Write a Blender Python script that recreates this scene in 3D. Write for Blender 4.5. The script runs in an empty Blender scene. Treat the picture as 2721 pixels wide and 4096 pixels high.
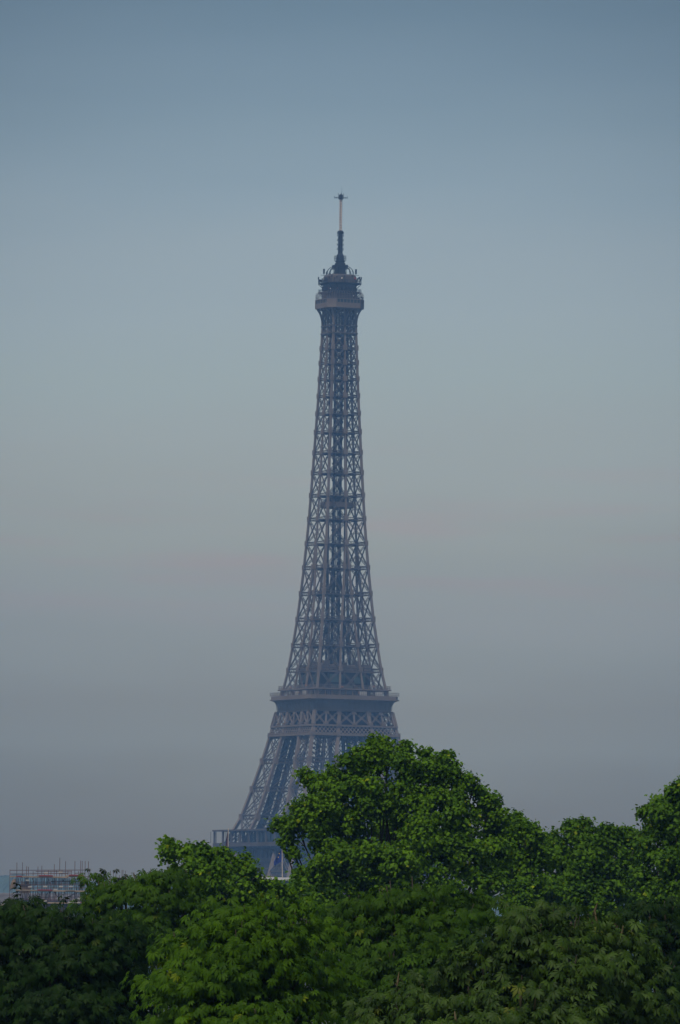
import bpy, math, random
import numpy as np
from mathutils import Vector, Matrix

# ------------------------------------------------------------------ scene, camera, sky, sun
SC = bpy.context.scene
COL = SC.collection
FPX, PITCH, ROLL, CAMZ = 27490.0, math.radians(3.743), 0.0133, 9.0
_F = Vector((0, math.cos(PITCH), math.sin(PITCH)))
_U0 = Vector((0, -math.sin(PITCH), math.cos(PITCH)))
_X0 = Vector((1, 0, 0))
_R = _X0 * math.cos(ROLL) + _U0 * math.sin(ROLL)
_U = _U0 * math.cos(ROLL) - _X0 * math.sin(ROLL)


def at(px, py, Y):
    """where the photograph's pixel (2721 x 4096) lies at the distance Y"""
    d = _F + _R * ((px - 1360.5) / FPX) - _U * ((py - 2048.0) / FPX)
    d = d * (Y / d.y)
    return Vector((d.x, d.y, d.z + CAMZ))


cam = bpy.data.cameras.new("camera")
cam.sensor_fit = 'VERTICAL'
cam.sensor_height = 24.0
cam.lens = FPX / 4096 * 24.0
cam.clip_start = 1.0
cam.clip_end = 60000.0
co = bpy.data.objects.new("camera", cam)
COL.objects.link(co)
co.matrix_world = Matrix.Translation((0, 0, CAMZ)) @ Matrix((_R, _U, -_F)).transposed().to_4x4()
SC.camera = co

SC.view_settings.view_transform = 'Standard'
SC.view_settings.look = 'None'
SC.view_settings.exposure = 0.0
SC.view_settings.gamma = 1.0
SC.view_settings.use_curve_mapping = False

SUN_EL, SUN_AZ = math.radians(60), math.radians(205)     # azimuth clockwise from +Y: behind the camera, a little left
world = bpy.data.worlds.new("World")
SC.world = world
world.use_nodes = True
nt = world.node_tree
nt.nodes.clear()
N, L = nt.nodes.new, nt.links.new
out = N('ShaderNodeOutputWorld')
bg = N('ShaderNodeBackground')
L(bg.outputs[0], out.inputs[0])
sky = N('ShaderNodeTexSky')
sky.sky_type = 'NISHITA'
sky.sun_disc = False
sky.sun_elevation = SUN_EL
sky.sun_rotation = SUN_AZ
sky.dust_density = 3.0
skys = N('ShaderNodeVectorMath'); skys.operation = 'SCALE'
skys.inputs['Scale'].default_value = 0.06
L(sky.outputs[0], skys.inputs[0])
tc = N('ShaderNodeTexCoord')
sep = N('ShaderNodeSeparateXYZ')
L(tc.outputs['Generated'], sep.inputs[0])
# low sky: the haze bank behind the tower, coloured by height above the horizon (z = sine of the elevation)
mr = N('ShaderNodeMapRange')
mr.inputs['From Min'].default_value = 0.0
mr.inputs['From Max'].default_value = 0.16
stretch = N('ShaderNodeMapping')
stretch.inputs['Scale'].default_value = (16, 16, 90)
L(tc.outputs['Generated'], stretch.inputs[0])
nz = N('ShaderNodeTexNoise')
nz.inputs['Scale'].default_value = 1.0
nz.inputs['Detail'].default_value = 3.0
L(stretch.outputs[0], nz.inputs[0])
wob = N('ShaderNodeMath'); wob.operation = 'MULTIPLY_ADD'
wob.inputs[1].default_value = 0.013
wob.inputs[2].default_value = -0.0065
L(nz.outputs[0], wob.inputs[0])
zz = N('ShaderNodeMath'); zz.operation = 'ADD'
L(sep.outputs['Z'], zz.inputs[0])
L(wob.outputs[0], zz.inputs[1])
L(zz.outputs[0], mr.inputs['Value'])
ramp = N('ShaderNodeValToRGB')
L(mr.outputs[0], ramp.inputs[0])
SKY_STOPS = [
    (0.0, (0.1347, 0.1179, 0.0787)),
    (0.1012, (0.1347, 0.1179, 0.0787)),
    (0.1465, (0.1517, 0.1499, 0.1195)),
    (0.1919, (0.1819, 0.1999, 0.199)),
    (0.2373, (0.1851, 0.1969, 0.1902)),
    (0.2827, (0.2119, 0.2422, 0.2585)),
    (0.31, (0.23, 0.2617, 0.2906)),
    (0.3508, (0.2412, 0.2814, 0.3072)),
    (0.3844, (0.2611, 0.3045, 0.3234)),
    (0.4298, (0.2847, 0.3392, 0.3741)),
    (0.4824, (0.2937, 0.3592, 0.4079)),
    (0.5322, (0.2938, 0.3777, 0.437)),
    (0.582, (0.2936, 0.3809, 0.4633)),
    (0.6399, (0.2803, 0.3687, 0.4603)),
    (0.6994, (0.249, 0.3452, 0.4482)),
    (0.758, (0.2144, 0.311, 0.4139)),
    (0.8142, (0.1892, 0.2838, 0.3912)),
    (0.8702, (0.1635, 0.2558, 0.3606)),
    (1.0, (0.139, 0.2174, 0.3065)),
]
el = ramp.color_ramp.elements
while len(el) > 1:
    el.remove(el[-1])
el[0].position = SKY_STOPS[0][0]; el[0].color = (*SKY_STOPS[0][1], 1)
for p, c in SKY_STOPS[1:]:
    e = el.new(p); e.color = (*c, 1)
# corner darkening put into the sky colour, growing away from the view axis
azn = N('ShaderNodeVectorMath'); azn.operation = 'DOT_PRODUCT'
L(tc.outputs['Generated'], azn.inputs[0])
azn.inputs[1].default_value = (0.0, 0.9976, 0.0690)
azr = N('ShaderNodeMapRange')
azr.interpolation_type = 'SMOOTHSTEP'
azr.inputs['From Min'].default_value = 0.9948
azr.inputs['From Max'].default_value = 1.0
azr.inputs['To Min'].default_value = 0.62
azr.inputs['To Max'].default_value = 1.03
L(azn.outputs['Value'], azr.inputs['Value'])
lows = N('ShaderNodeVectorMath'); lows.operation = 'SCALE'
L(ramp.outputs[0], lows.inputs[0])
L(azr.outputs[0], lows.inputs['Scale'])
up = N('ShaderNodeMapRange')
up.interpolation_type = 'SMOOTHSTEP'
up.inputs['From Min'].default_value = 0.16
up.inputs['From Max'].default_value = 0.45
L(sep.outputs['Z'], up.inputs['Value'])
mix = N('ShaderNodeMix'); mix.data_type = 'RGBA'
L(up.outputs[0], mix.inputs['Factor'])
# faint warm streaks of thin cloud low in the west
st_map = N('ShaderNodeMapping')
st_map.inputs['Scale'].default_value = (22, 22, 260)
L(tc.outputs['Generated'], st_map.inputs[0])
st_nz = N('ShaderNodeTexNoise')
st_nz.inputs['Scale'].default_value = 1.0
st_nz.inputs['Detail'].default_value = 4.0
L(st_map.outputs[0], st_nz.inputs[0])
st_f = N('ShaderNodeMapRange')
st_f.interpolation_type = 'SMOOTHSTEP'
st_f.inputs['From Min'].default_value = 0.45
st_f.inputs['From Max'].default_value = 0.70
L(st_nz.outputs[0], st_f.inputs['Value'])
st_b = N('ShaderNodeValToRGB')
eb = st_b.color_ramp.elements
eb[0].position = 0.28; eb[0].color = (0, 0, 0, 1)
eb[1].position = 0.48; eb[1].color = (0, 0, 0, 1)
e_ = eb.new(0.38); e_.color = (1, 1, 1, 1)
L(mr.outputs[0], st_b.inputs[0])
st_m = N('ShaderNodeMath'); st_m.operation = 'MULTIPLY'
L(st_f.outputs[0], st_m.inputs[0])
L(st_b.outputs[0], st_m.inputs[1])
st_t = N('ShaderNodeVectorMath'); st_t.operation = 'MULTIPLY'
L(lows.outputs[0], st_t.inputs[0])
st_t.inputs[1].default_value = (1.10, 0.90, 0.93)
st_x = N('ShaderNodeMix'); st_x.data_type = 'RGBA'
L(st_m.outputs[0], st_x.inputs['Factor'])
L(lows.outputs[0], st_x.inputs['A'])
L(st_t.outputs[0], st_x.inputs['B'])
L(st_x.outputs['Result'], mix.inputs['A'])
L(skys.outputs[0], mix.inputs['B'])
L(mix.outputs['Result'], bg.inputs['Color'])
bg.inputs['Strength'].default_value = 1.0

sun = bpy.data.lights.new("sun", 'SUN')
sun.energy = 2.5
sun.angle = math.radians(10)
sun.color = (1.0, 0.95, 0.89)
so = bpy.data.objects.new("sun", sun)
COL.objects.link(so)
_sd = Vector((math.sin(SUN_AZ) * math.cos(SUN_EL), math.cos(SUN_AZ) * math.cos(SUN_EL), math.sin(SUN_EL)))
so.rotation_euler = _sd.to_track_quat('Z', 'Y').to_euler()
so.location = (0, -50, 200)

SC.cycles.use_denoising = True
SC.cycles.volume_bounces = 1
SC.cycles.max_bounces = 6
SC.cycles.transparent_max_bounces = 8

rng = np.random.default_rng(7)
random.seed(7)

# ------------------------------------------------------------------ helpers


def material(name, col, rough=0.7, noise=0.0, scale=1.0, metal=0.0, spec=0.3, col2=None):
    m = bpy.data.materials.new(name)
    m.use_nodes = True
    t = m.node_tree
    b = t.nodes['Principled BSDF']
    b.inputs['Base Color'].default_value = (*col, 1)
    b.inputs['Roughness'].default_value = rough
    b.inputs['Metallic'].default_value = metal
    b.inputs['Specular IOR Level'].default_value = spec
    if noise or col2:
        tcn = t.nodes.new('ShaderNodeTexCoord')
        n = t.nodes.new('ShaderNodeTexNoise')
        n.inputs['Scale'].default_value = scale
        n.inputs['Detail'].default_value = 5
        t.links.new(tcn.outputs['Object'], n.inputs['Vector'])
        r = t.nodes.new('ShaderNodeValToRGB')
        c2 = col2 or tuple(c * (1 - noise) for c in col)
        c1 = col if col2 else tuple(min(1, c * (1 + noise)) for c in col)
        r.color_ramp.elements[0].position = 0.3
        r.color_ramp.elements[0].color = (*c2, 1)
        r.color_ramp.elements[1].position = 0.7
        r.color_ramp.elements[1].color = (*c1, 1)
        t.links.new(n.outputs['Fac'], r.inputs['Fac'])
        t.links.new(r.outputs['Color'], b.inputs['Base Color'])
    return m


def leaf_material(name, dark, light, gloss=0.10, trans=0.25):
    m = bpy.data.materials.new(name)
    m.use_nodes = True
    t = m.node_tree
    t.nodes.clear()
    o = t.nodes.new('ShaderNodeOutputMaterial')
    at_ = t.nodes.new('ShaderNodeAttribute'); at_.attribute_name = 'tone'
    r = t.nodes.new('ShaderNodeValToRGB')
    e = r.color_ramp.elements
    e[0].position = 0.0; e[0].color = (*dark, 1)
    e[1].position = 0.93; e[1].color = (*light, 1)
    x = e.new(0.975); x.color = (light[0] * 1.8, light[1] * 1.15, light[2], 1)
    x = e.new(0.996); x.color = (light[0] * 1.9, light[1] * 1.15, light[2], 1)
    x = e.new(1.0); x.color = (0.22, 0.07, 0.02, 1)
    t.links.new(at_.outputs['Fac'], r.inputs['Fac'])
    b = t.nodes.new('ShaderNodeBsdfPrincipled')
    b.inputs['Roughness'].default_value = 0.62
    b.inputs['Specular IOR Level'].default_value = gloss
    t.links.new(r.outputs['Color'], b.inputs['Base Color'])
    tr = t.nodes.new('ShaderNodeBsdfTranslucent')
    t.links.new(r.outputs['Color'], tr.inputs['Color'])
    mx = t.nodes.new('ShaderNodeMixShader')
    mx.inputs[0].default_value = trans
    t.links.new(b.outputs[0], mx.inputs[1])
    t.links.new(tr.outputs[0], mx.inputs[2])
    t.links.new(mx.outputs[0], o.inputs['Surface'])
    return m


M = {
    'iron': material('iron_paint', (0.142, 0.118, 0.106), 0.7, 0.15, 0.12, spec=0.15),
    'iron_fine': material('iron_lattice_shade', (0.074, 0.064, 0.060), 0.75, 0.15, 0.2, spec=0.1),  # shade of the bracing put into the colour; lowest platform uses it too
    'iron_dark': material('iron_inner_shade', (0.020, 0.020, 0.021), 0.8, 0.15, 0.2, spec=0.1),  # shade inside the tower put into the colour; dark fittings share it
    'glass': material('dark_glass', (0.03, 0.05, 0.06), 0.15, spec=0.6),
    'cream': material('antenna_radome', (0.78, 0.74, 0.68), 0.6, 0.1, 0.6),
    'redbrown': material('antenna_red', (0.10, 0.045, 0.04), 0.6),
    'red': material('red_paint', (0.22, 0.035, 0.03), 0.6),
    'white': material('white_sheet', (0.40, 0.37, 0.35), 0.6, 0.08, 2.0),
    'orange': material('orange_cloth', (0.22, 0.115, 0.06), 0.7),
    'teal': material('teal_panel', (0.055, 0.095, 0.10), 0.4),
    'steel': material('scaffold_tube', (0.07, 0.062, 0.06), 0.5, 0.4, 0.9, col2=(0.13, 0.068, 0.055)),
    'plank': material('scaffold_plank', (0.30, 0.23, 0.16), 0.8, 0.3, 0.8),
    'slate': material('slate_roof', (0.13, 0.135, 0.155), 0.55, 0.35, 0.5),
    'stone': material('pale_stone', (0.24, 0.20, 0.16), 0.85, 0.2, 0.25),
    'brownstone': material('sooty_masonry', (0.16, 0.12, 0.09), 0.9, 0.3, 0.8),
    'zinc': material('pale_zinc', (0.34, 0.345, 0.36), 0.5, 0.12, 0.3),
    'greywall': material('grey_wall', (0.13, 0.13, 0.15), 0.8, 0.2, 0.2),
    'pole': material('flagpole_paint', (0.42, 0.37, 0.32), 0.5),
    'flagblue': material('flag_blue', (0.008, 0.025, 0.20), 0.8),
    'flagred': material('flag_dark_red', (0.10, 0.02, 0.02), 0.8),
    'gold': material('flag_gold', (0.55, 0.36, 0.04), 0.7),
    'bark': material('bark', (0.05, 0.04, 0.03), 0.9, 0.35, 1.5),
    'spike': material('dry_flower', (0.12, 0.095, 0.045), 0.8),
    'ground': material('park_ground', (0.055, 0.065, 0.035), 0.95, 0.4, 0.02),
    'hill': material('wooded_hill', (0.030, 0.048, 0.026), 0.95, 0.4, 0.01),
    'lv_plane': leaf_material('plane_leaf', (0.024, 0.074, 0.003), (0.110, 0.222, 0.005)),
    'lv_plane_far': leaf_material('plane_leaf_dull', (0.021, 0.066, 0.003), (0.096, 0.198, 0.006)),
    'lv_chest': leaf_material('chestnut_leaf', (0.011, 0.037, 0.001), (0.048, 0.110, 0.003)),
    'lv_chest_bright': leaf_material('chestnut_leaf_bright', (0.014, 0.046, 0.001), (0.064, 0.142, 0.002)),  # brighter, yellower green for the front centre chestnut
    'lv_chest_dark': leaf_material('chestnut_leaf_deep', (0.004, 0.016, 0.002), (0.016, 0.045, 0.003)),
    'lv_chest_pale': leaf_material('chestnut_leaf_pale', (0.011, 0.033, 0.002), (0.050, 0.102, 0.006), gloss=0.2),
}


def V3(a):
    return np.asarray(a, float)


class MB:
    """collects shapes and links them as ONE mesh object"""

    def __init__(s):
        s.v, s.f, s.cuts = [], [], []

    def cut(s):
        """the next shapes belong to a new piece"""
        s.cuts.append((len(s.v), len(s.f)))

    def build_each(s, name, mat, parent):
        """links every piece started with cut() as an object of its own"""
        ends = s.cuts[1:] + [(len(s.v), len(s.f))]
        for (v0, f0), (v1, f1) in zip(s.cuts, ends):
            b = MB()
            b.v = s.v[v0:v1]
            b.f = [tuple(i - v0 for i in f) for f in s.f[f0:f1]]
            if b.f:
                b.build(name, mat, parent)

    def add(s, vs, fs):
        o = len(s.v)
        s.v += [tuple(map(float, x)) for x in vs]
        s.f += [tuple(i + o for i in f) for f in fs]

    def beam(s, p, q, w, d=None, n=(0, 0, 1), caps=True):
        p, q = Vector(p), Vector(q)
        d = w if d is None else d
        t = q - p
        if t.length < 1e-6:
            return
        t.normalize()
        n = Vector(n)
        n = n - t * n.dot(t)
        if n.length < 1e-3:
            n = Vector((1, 0, 0)) - t * t.x
            if n.length < 1e-3:
                n = Vector((0, 1, 0)) - t * t.y
        n.normalize()
        u = t.cross(n) * (w / 2)
        n = n * (d / 2)
        vs = [p - u - n, p + u - n, p + u + n, p - u + n, q - u - n, q + u - n, q + u + n, q - u + n]
        fs = [(0, 1, 5, 4), (1, 2, 6, 5), (2, 3, 7, 6), (3, 0, 4, 7)]
        if caps:
            fs += [(3, 2, 1, 0), (4, 5, 6, 7)]
        s.add(vs, fs)

    def box(s, c, sz):
        x, y, z = c
        a, b, h = sz[0] / 2, sz[1] / 2, sz[2] / 2
        vs = [(x + i * a, y + j * b, z + k * h) for k in (-1, 1) for j in (-1, 1) for i in (-1, 1)]
        s.add(vs, [(0, 2, 3, 1), (4, 5, 7, 6), (0, 1, 5, 4), (2, 6, 7, 3), (0, 4, 6, 2), (1, 3, 7, 5)])

    def truss(s, p, q, n, w, ch, la, k):
        """flat laced girder: two chords and a zigzag between them"""
        p, q, n = Vector(p), Vector(q), Vector(n)
        t = (q - p).normalized()
        u = t.cross(n)
        u.normalize()
        u = u * (w / 2)
        s.beam(p - u, q - u, ch, ch, n)
        s.beam(p + u, q + u, ch, ch, n)
        if la:
            pts = [p.lerp(q, i / k) + (u if i % 2 else -u) for i in range(k + 1)]
            for a, b in zip(pts, pts[1:]):
                s.beam(a, b, la, la * 0.6, n, caps=False)

    def rings(s, secs, cap0=True, cap1=True):
        """loft between closed sections of equal length"""
        m = len(secs[0])
        vs = [p for r in secs for p in r]
        fs = []
        for i in range(len(secs) - 1):
            for j in range(m):
                k = (j + 1) % m
                fs.append((i * m + j, i * m + k, (i + 1) * m + k, (i + 1) * m + j))
        if cap0:
            fs.append(tuple(reversed(range(m))))
        if cap1:
            o = (len(secs) - 1) * m
            fs.append(tuple(o + j for j in range(m)))
        s.add(vs, fs)

    def tube(s, pts, rad, m=6):
        secs = []
        for i, p in enumerate(pts):
            p = Vector(p)
            a = Vector(pts[max(0, i - 1)]); b = Vector(pts[min(len(pts) - 1, i + 1)])
            t = (b - a).normalized()
            n = t.orthogonal().normalized()
            c = t.cross(n)
            secs.append([p + (n * math.cos(2 * math.pi * j / m) + c * math.sin(2 * math.pi * j / m)) * rad[i] for j in range(m)])
        s.rings(secs)

    def build(s, name, mat, parent=None, smooth=False):
        me = bpy.data.meshes.new(name)
        me.from_pydata(s.v, [], s.f)
        me.materials.append(mat)
        if smooth:
            me.polygons.foreach_set('use_smooth', [True] * len(me.polygons))
        o = bpy.data.objects.new(name, me)
        COL.objects.link(o)
        if parent:
            o.parent = parent
        return o


def empty(name, loc=(0, 0, 0), rz=0.0, parent=None):
    o = bpy.data.objects.new(name, None)
    o.empty_display_size = 0.5
    COL.objects.link(o)
    o.location = loc
    o.rotation_euler = (0, 0, rz)
    if parent:
        o.parent = parent
    return o


def tag(o, label=None, cat=None, group=None, kind=None):
    for k, v in (('label', label), ('category', cat), ('group', group), ('kind', kind)):
        if v:
            o[k] = v
    return o


def interp(tab):
    xs, ys = [t[0] for t in tab], [t[1] for t in tab]
    return lambda z: float(np.interp(z, xs, ys))


# ------------------------------------------------------------------ ground and far hills
g = MB()
g.add([(-4200, -300, 0), (4200, -300, 0), (4200, 6050, 0), (-4200, 6050, 0)], [(0, 1, 2, 3)])
tag(g.build('ground', M['ground']), kind='structure')


def hill_profile(px):
    base = np.interp(px, [-3000, -400, 0, 70, 110, 130, 150, 320, 420, 900, 1800, 2721, 5000],
                     [3560, 3505, 3500, 3497, 3498, 3505, 3503, 3519, 3523, 3560, 3585, 3560, 3600])
    return base + 3.0 * math.sin(px * 0.071) + 2.2 * math.sin(px * 0.173 + 1) + 1.5 * math.sin(px * 0.41 + 2)


h = MB()
xs = np.concatenate([np.arange(-3000, -100, 60), np.arange(-100, 600, 6), np.arange(600, 5001, 40)])
rows = []
for px in xs:
    c = at(px, hill_profile(px), 5000)
    rows.append([(c.x, 4200, -0.5), (c.x, 4600, c.z * 0.55), (c.x, 4900, c.z * 0.93), (c.x, 5000, c.z), (c.x, 5250, c.z * 0.9), (c.x, 5900, -0.5)])
vs = [p for r in rows for p in r]
fs = [(i * 6 + j, (i + 1) * 6 + j, (i + 1) * 6 + j + 1, i * 6 + j + 1) for i in range(len(rows) - 1) for j in range(5)]
h.add(vs, fs)
tag(h.build('hills', M['hill']), kind='structure')

# ------------------------------------------------------------------ the iron tower
TY = 2800.0
tc_ = at(1347.6, 2048, TY)
tower = empty('lattice_tower', (tc_.x, TY, 0), math.radians(26.5))
tag(tower, 'tall brown iron lattice tower with stacked platforms and a slim antenna at its tip', 'tower')
A = interp([(0, 62), (20, 51), (40, 40.5), (57, 32.8), (62.4, 30.2), (67.6, 28.3), (77.5, 25.5), (90.9, 22.0), (100.3, 19.9), (110.4, 17.8),
            (118.6, 16.1), (127, 14.6), (137.4, 13.25), (148, 12.0), (158.6, 11.05), (169, 10.2), (179, 9.5), (189, 8.85), (208, 7.9), (239.5, 6.45),
            (264.9, 5.55), (276, 5.2), (330, 5.0)])
B = interp([(0, 37.5), (57, 15.2), (62.4, 13.7), (100.3, 7.9), (110.4, 6.2), (118.6, 5.3), (127, 4.6), (148, 2.8), (169, 1.1), (180, 0.0), (330, 0)])


def fp(k, u, z, off=0.0):
    x, y = u, -(A(z) + off)
    for _ in range(k % 4):
        x, y = -y, x
    return Vector((x, y, z))


def rp(k, x, y, z):
    for _ in range(k % 4):
        x, y = -y, x
    return Vector((x, y, z))


def fn(k):
    return rp(k, 0, -1, 0)


def rib(mb, f, zs, w, d=None, n=(1, 0, 0)):
    for z0, z1 in zip(zs, zs[1:]):
        mb.beam(f(z0), f(z1), w, d, n, caps=True)


LOW = [0, 15, 30, 44, 56, 67.4, 78.8, 90.2, 100.5]
# four leaning pillars, ground to the second platform
for sx, sy in ((-1, -1), (1, -1), (1, 1), (-1, 1)):
    pil = empty('pillar', parent=tower)
    def P(i, j, z, sx=sx, sy=sy, q=0.0):
        a, b = A(z) - 0.55, B(z)
        return Vector((sx * (a if i else b), sy * (a if j else b), z))
    for i, j in ((1, 1), (0, 1), (1, 0), (0, 0)):
        r = MB()
        w = 1.25 if (i or j) else 0.9
        rib(r, lambda z, i=i, j=j: P(i, j, z), LOW + [104.5, 110.4], w)
        for z in LOW[4:]:
            if i or j:
                r.box(P(i, j, z), (1.75, 1.75, 2.6))
        r.build('main_rib', M['iron'] if (i or j) else M['iron_dark'], pil)
    br = MB()
    faces = (((1, 1), (0, 1), (0, sy, 0)), ((1, 1), (1, 0), (sx, 0, 0)), ((0, 0), (0, 1), (-sx, 0, 0)), ((0, 0), (1, 0), (0, -sy, 0)))
    for z0, z1 in zip(LOW, LOW[1:]):
        for c0, c1, n in faces:
            p00, p10, p01, p11 = P(*c0, z0), P(*c1, z0), P(*c0, z1), P(*c1, z1)
            br.truss(p01, p11, n, 1.5, 0.42, 0.2, 10)
            if z0 < 40:
                br.truss(p00, p11, n, 1.5, 0.34, 0, 8)
                br.truss(p10, p01, n, 1.5, 0.34, 0, 8)
                continue
            br.truss(p00, p11, n, 1.5, 0.27, 0.15, 12)
            br.truss(p10, p01, n, 1.5, 0.27, 0.15, 12)
            m0, m1 = p00.lerp(p10, 0.5), p01.lerp(p11, 0.5)
            br.beam(m0, m1, 0.22, 0.22, n)
    br.build('cross_bracing', M['iron_fine'], pil)
    lt = MB()
    def mid(z, f=0.5, g_=0.5, sx=sx, sy=sy):
        a, b = A(z), B(z)
        return Vector((sx * (b + (a - b) * f), sy * (b + (a - b) * g_), z))
    zs = [0, 20, 44, 56, 67.4, 78.8, 90.2, 100.5, 109]
    for f, g_ in ((0.36, 0.36), (0.36, 0.64), (0.64, 0.36), (0.5, 0.5)):
        rib(lt, lambda z, f=f, g_=g_: mid(z, f, g_), zs, 0.8)
    for z in np.arange(44, 109, 1.9):
        lt.beam(mid(z, 0.36, 0.36), mid(z, 0.64, 0.36), 0.3)
        lt.beam(mid(z, 0.36, 0.36), mid(z, 0.36, 0.64), 0.3)
        lt.beam(mid(z, 0.36, 0.64), mid(z + 1.9, 0.64, 0.36), 0.35)
    lt.build('lift_track', M['iron_dark'], pil)

# the four great arches below the first platform
for k in range(4):
    ar = MB()
    R0, zc = 36.5, 6.5
    prev = None
    for i in range(49):
        th = math.pi * (0.02 + 0.96 * i / 48)
        pt = []
        for R_ in (R0, R0 + 3.4):
            u, z = R_ * math.cos(th), zc + R_ * math.sin(th)
            pt.append(fp(k, u, max(z, 0.3), -0.6))
        if prev:
            for a_, b_ in zip(prev, pt):
                ar.beam(a_, b_, 0.5, 0.8, fn(k))
            ar.beam(prev[0], pt[1], 0.22, 0.22, fn(k))
            ar.beam(prev[1], pt[0], 0.22, 0.22, fn(k))
            ar.beam(pt[0], pt[1], 0.25, 0.3, fn(k))
        prev = pt
    # spandrel hangers up to the girder
    for u in np.arange(-30, 30.1, 2.2):
        z = zc + math.sqrt(max(0, (R0 + 3.4) ** 2 - u * u))
        if z < 45.4 and abs(u) < B(z) + 4:
            ar.beam(fp(k, u, z, -0.6), fp(k, u, 46.3, -0.6), 0.2, 0.2, fn(k))
    ar.build('arch', M['iron_fine'], tower)

# first platform
p1 = empty('viewing_platform', parent=tower)
tag(p1, 'broad lowest platform with a columned gallery')
G = 36.3


def sq(hw, z, ch=0.0):
    if not ch:
        return [(-hw, -hw, z), (hw, -hw, z), (hw, hw, z), (-hw, hw, z)]
    c = hw - ch
    return [(-c, -hw, z), (c, -hw, z), (hw, -c, z), (hw, c, z), (c, hw, z), (-c, hw, z), (-hw, c, z), (-hw, -c, z)]


def ring_slab(mb, ho, hi, z0, z1):
    o0, o1, i0, i1 = sq(ho, z0), sq(ho, z1), sq(hi, z0), sq(hi, z1)
    vs = o0 + o1 + i0 + i1
    fs = []
    for j in range(4):
        k = (j + 1) % 4
        fs += [(j, k, 4 + k, 4 + j), (8 + k, 8 + j, 12 + j, 12 + k), (4 + j, 4 + k, 12 + k, 12 + j), (k, j, 8 + j, 8 + k)]
    mb.add(vs, fs)


m = MB(); ring_slab(m, G - 0.4, 11.5, 53.9, 55.1); m.build('deck', M['iron_dark'], p1)
m = MB(); ring_slab(m, G + 0.2, G - 0.5, 55.1, 56.7)
for k in range(4):
    for u in np.arange(-G, G + 0.1, 1.15):
        m.beam(rp(k, u, -G - 0.25, 55.2), rp(k, u, -G - 0.25, 56.6), 0.12)
m.build('parapet', M['iron_fine'], p1)
m = MB(); ring_slab(m, G + 0.45, G - 7.0, 61.45, 62.1); m.build('roof', M['iron_fine'], p1)
for k in range(4):
    for i in range(9):
        u = -G + 2 * G * i / 9
        c = MB()
        c.box(rp(k, u + 0.2, -G + 0.35, 59.08), (0.72, 0.72, 4.7))
        c.build('column', M['iron_fine'], p1)
m = MB()
for k in range(4):
    for i in range(17):
        u = -G + 7 + (2 * G - 14) * i / 16
        m.cut(); m.beam(rp(k, u, -G + 6.6, 55.1), rp(k, u, -G + 6.6, 61.4), 0.5)
    for u in np.arange(-G, G, 9.0):
        m.cut(); m.beam(rp(k, u + 2, -G + 0.3, 56.7), rp(k, u + 2, -G + 0.3, 61.4), 0.14)
m.build_each('mullion', M['iron_dark'], p1)
m = MB()
for k in range(4):
    for u0, u1 in ((-24, -9), (-6, 7), (10, 25)):
        a_, b_ = rp(k, u0, -G + 9.5, 0), rp(k, u1, -G + 18, 0)
        m.cut(); m.box(((a_.x + b_.x) / 2, (a_.y + b_.y) / 2, 57.9), (abs(a_.x - b_.x), abs(a_.y - b_.y), 5.4))
m.build_each('pavilion', M['glass'], p1)
m = MB()
prof = ((33.7, 49.3), (33.7, 50.3), (33.4, 50.4), (33.4, 53.2), (34.4, 54.4), (35.9, 55.05))
m.rings([sq(hw, z) for hw, z in prof], False, False)
m.build('frieze', M['iron_fine'], p1)
m = MB()
for k in range(4):
    for i in range(17):
        u = -33 + 66 * i / 16
        m.cut(); m.beam(rp(k, u, -33.75, 50.4), rp(k, u, -33.75, 53.6), 0.5, 0.7, fn(k))
        m.beam(rp(k, u, -33.9, 53.4), rp(k, u, -35.9, 54.95), 0.6, 0.5, fn(k))
        m.box(rp(k, u, -33.9, 50.9), (0.95, 0.95, 0.8))
m.build_each('console', M['iron_fine'], p1)
m = MB()
for k in range(4):
    n = fn(k)
    for d in (33.2, 29.0):
        m.beam(rp(k, -d, -d, 49.0), rp(k, d, -d, 49.0), 0.6, 0.6, n)
        m.beam(rp(k, -d, -d, 46.2), rp(k, d, -d, 46.2), 0.5, 0.5, n)
        us = np.linspace(-d, d, 33)
        for i, (u0, u1) in enumerate(zip(us, us[1:])):
            m.beam(rp(k, u0, -d, 49), rp(k, u0, -d, 46.2), 0.3, 0.3, n)
            um = (u0 + u1) / 2
            m.beam(rp(k, u0, -d, 46.2), rp(k, um, -d, 49), 0.22, 0.2, n)
            m.beam(rp(k, um, -d, 46.2), rp(k, u1, -d, 49), 0.22, 0.2, n)
            if abs(u0) < 28:
                m.beam(rp(k, u0, -d, 46.2), rp(k, u0, -d, 42.8), 0.25, 0.25, n)
                m.beam(rp(k, um, -d, 46.2), rp(k, um, -d, 42.8), 0.2, 0.2, n)
    m.beam(rp(k, -28, -33.2, 42.7), rp(k, 28, -33.2, 42.7), 0.45, 0.45, n)
m.build('lattice_girder', M['iron_fine'], p1)

# second platform
p2 = empty('viewing_platform', parent=tower)
tag(p2, 'middle platform over a curved cove and diamond lattice band')
m = MB()
prof = [(17.85, 110.2), (17.85, 110.9), (17.7, 111.0), (17.75, 112.2), (17.95, 113.2), (18.4, 114.0), (19.1, 114.6), (19.9, 114.95)]
m.rings([sq(hw, z, 1.4) for hw, z in prof], True, False)
for k in range(4):
    for i in range(15):
        u = -16.8 + 33.6 * i / 14
        for (h0, z0), (h1, z1) in zip(prof[2:], prof[3:]):
            m.beam(rp(k, u, -h0 - 0.06, z0), rp(k, u, -h1 - 0.06, z1), 0.2, 0.2, fn(k))
m.build('cove', M['iron'], p2)
m = MB(); m.rings([sq(20.25, 114.96, 1.6), sq(20.25, 115.35, 1.6), sq(19.75, 115.36, 1.5), sq(19.75, 116.7, 1.5)], True, True); m.build('deck', M['iron'], p2)
m = MB()
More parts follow.
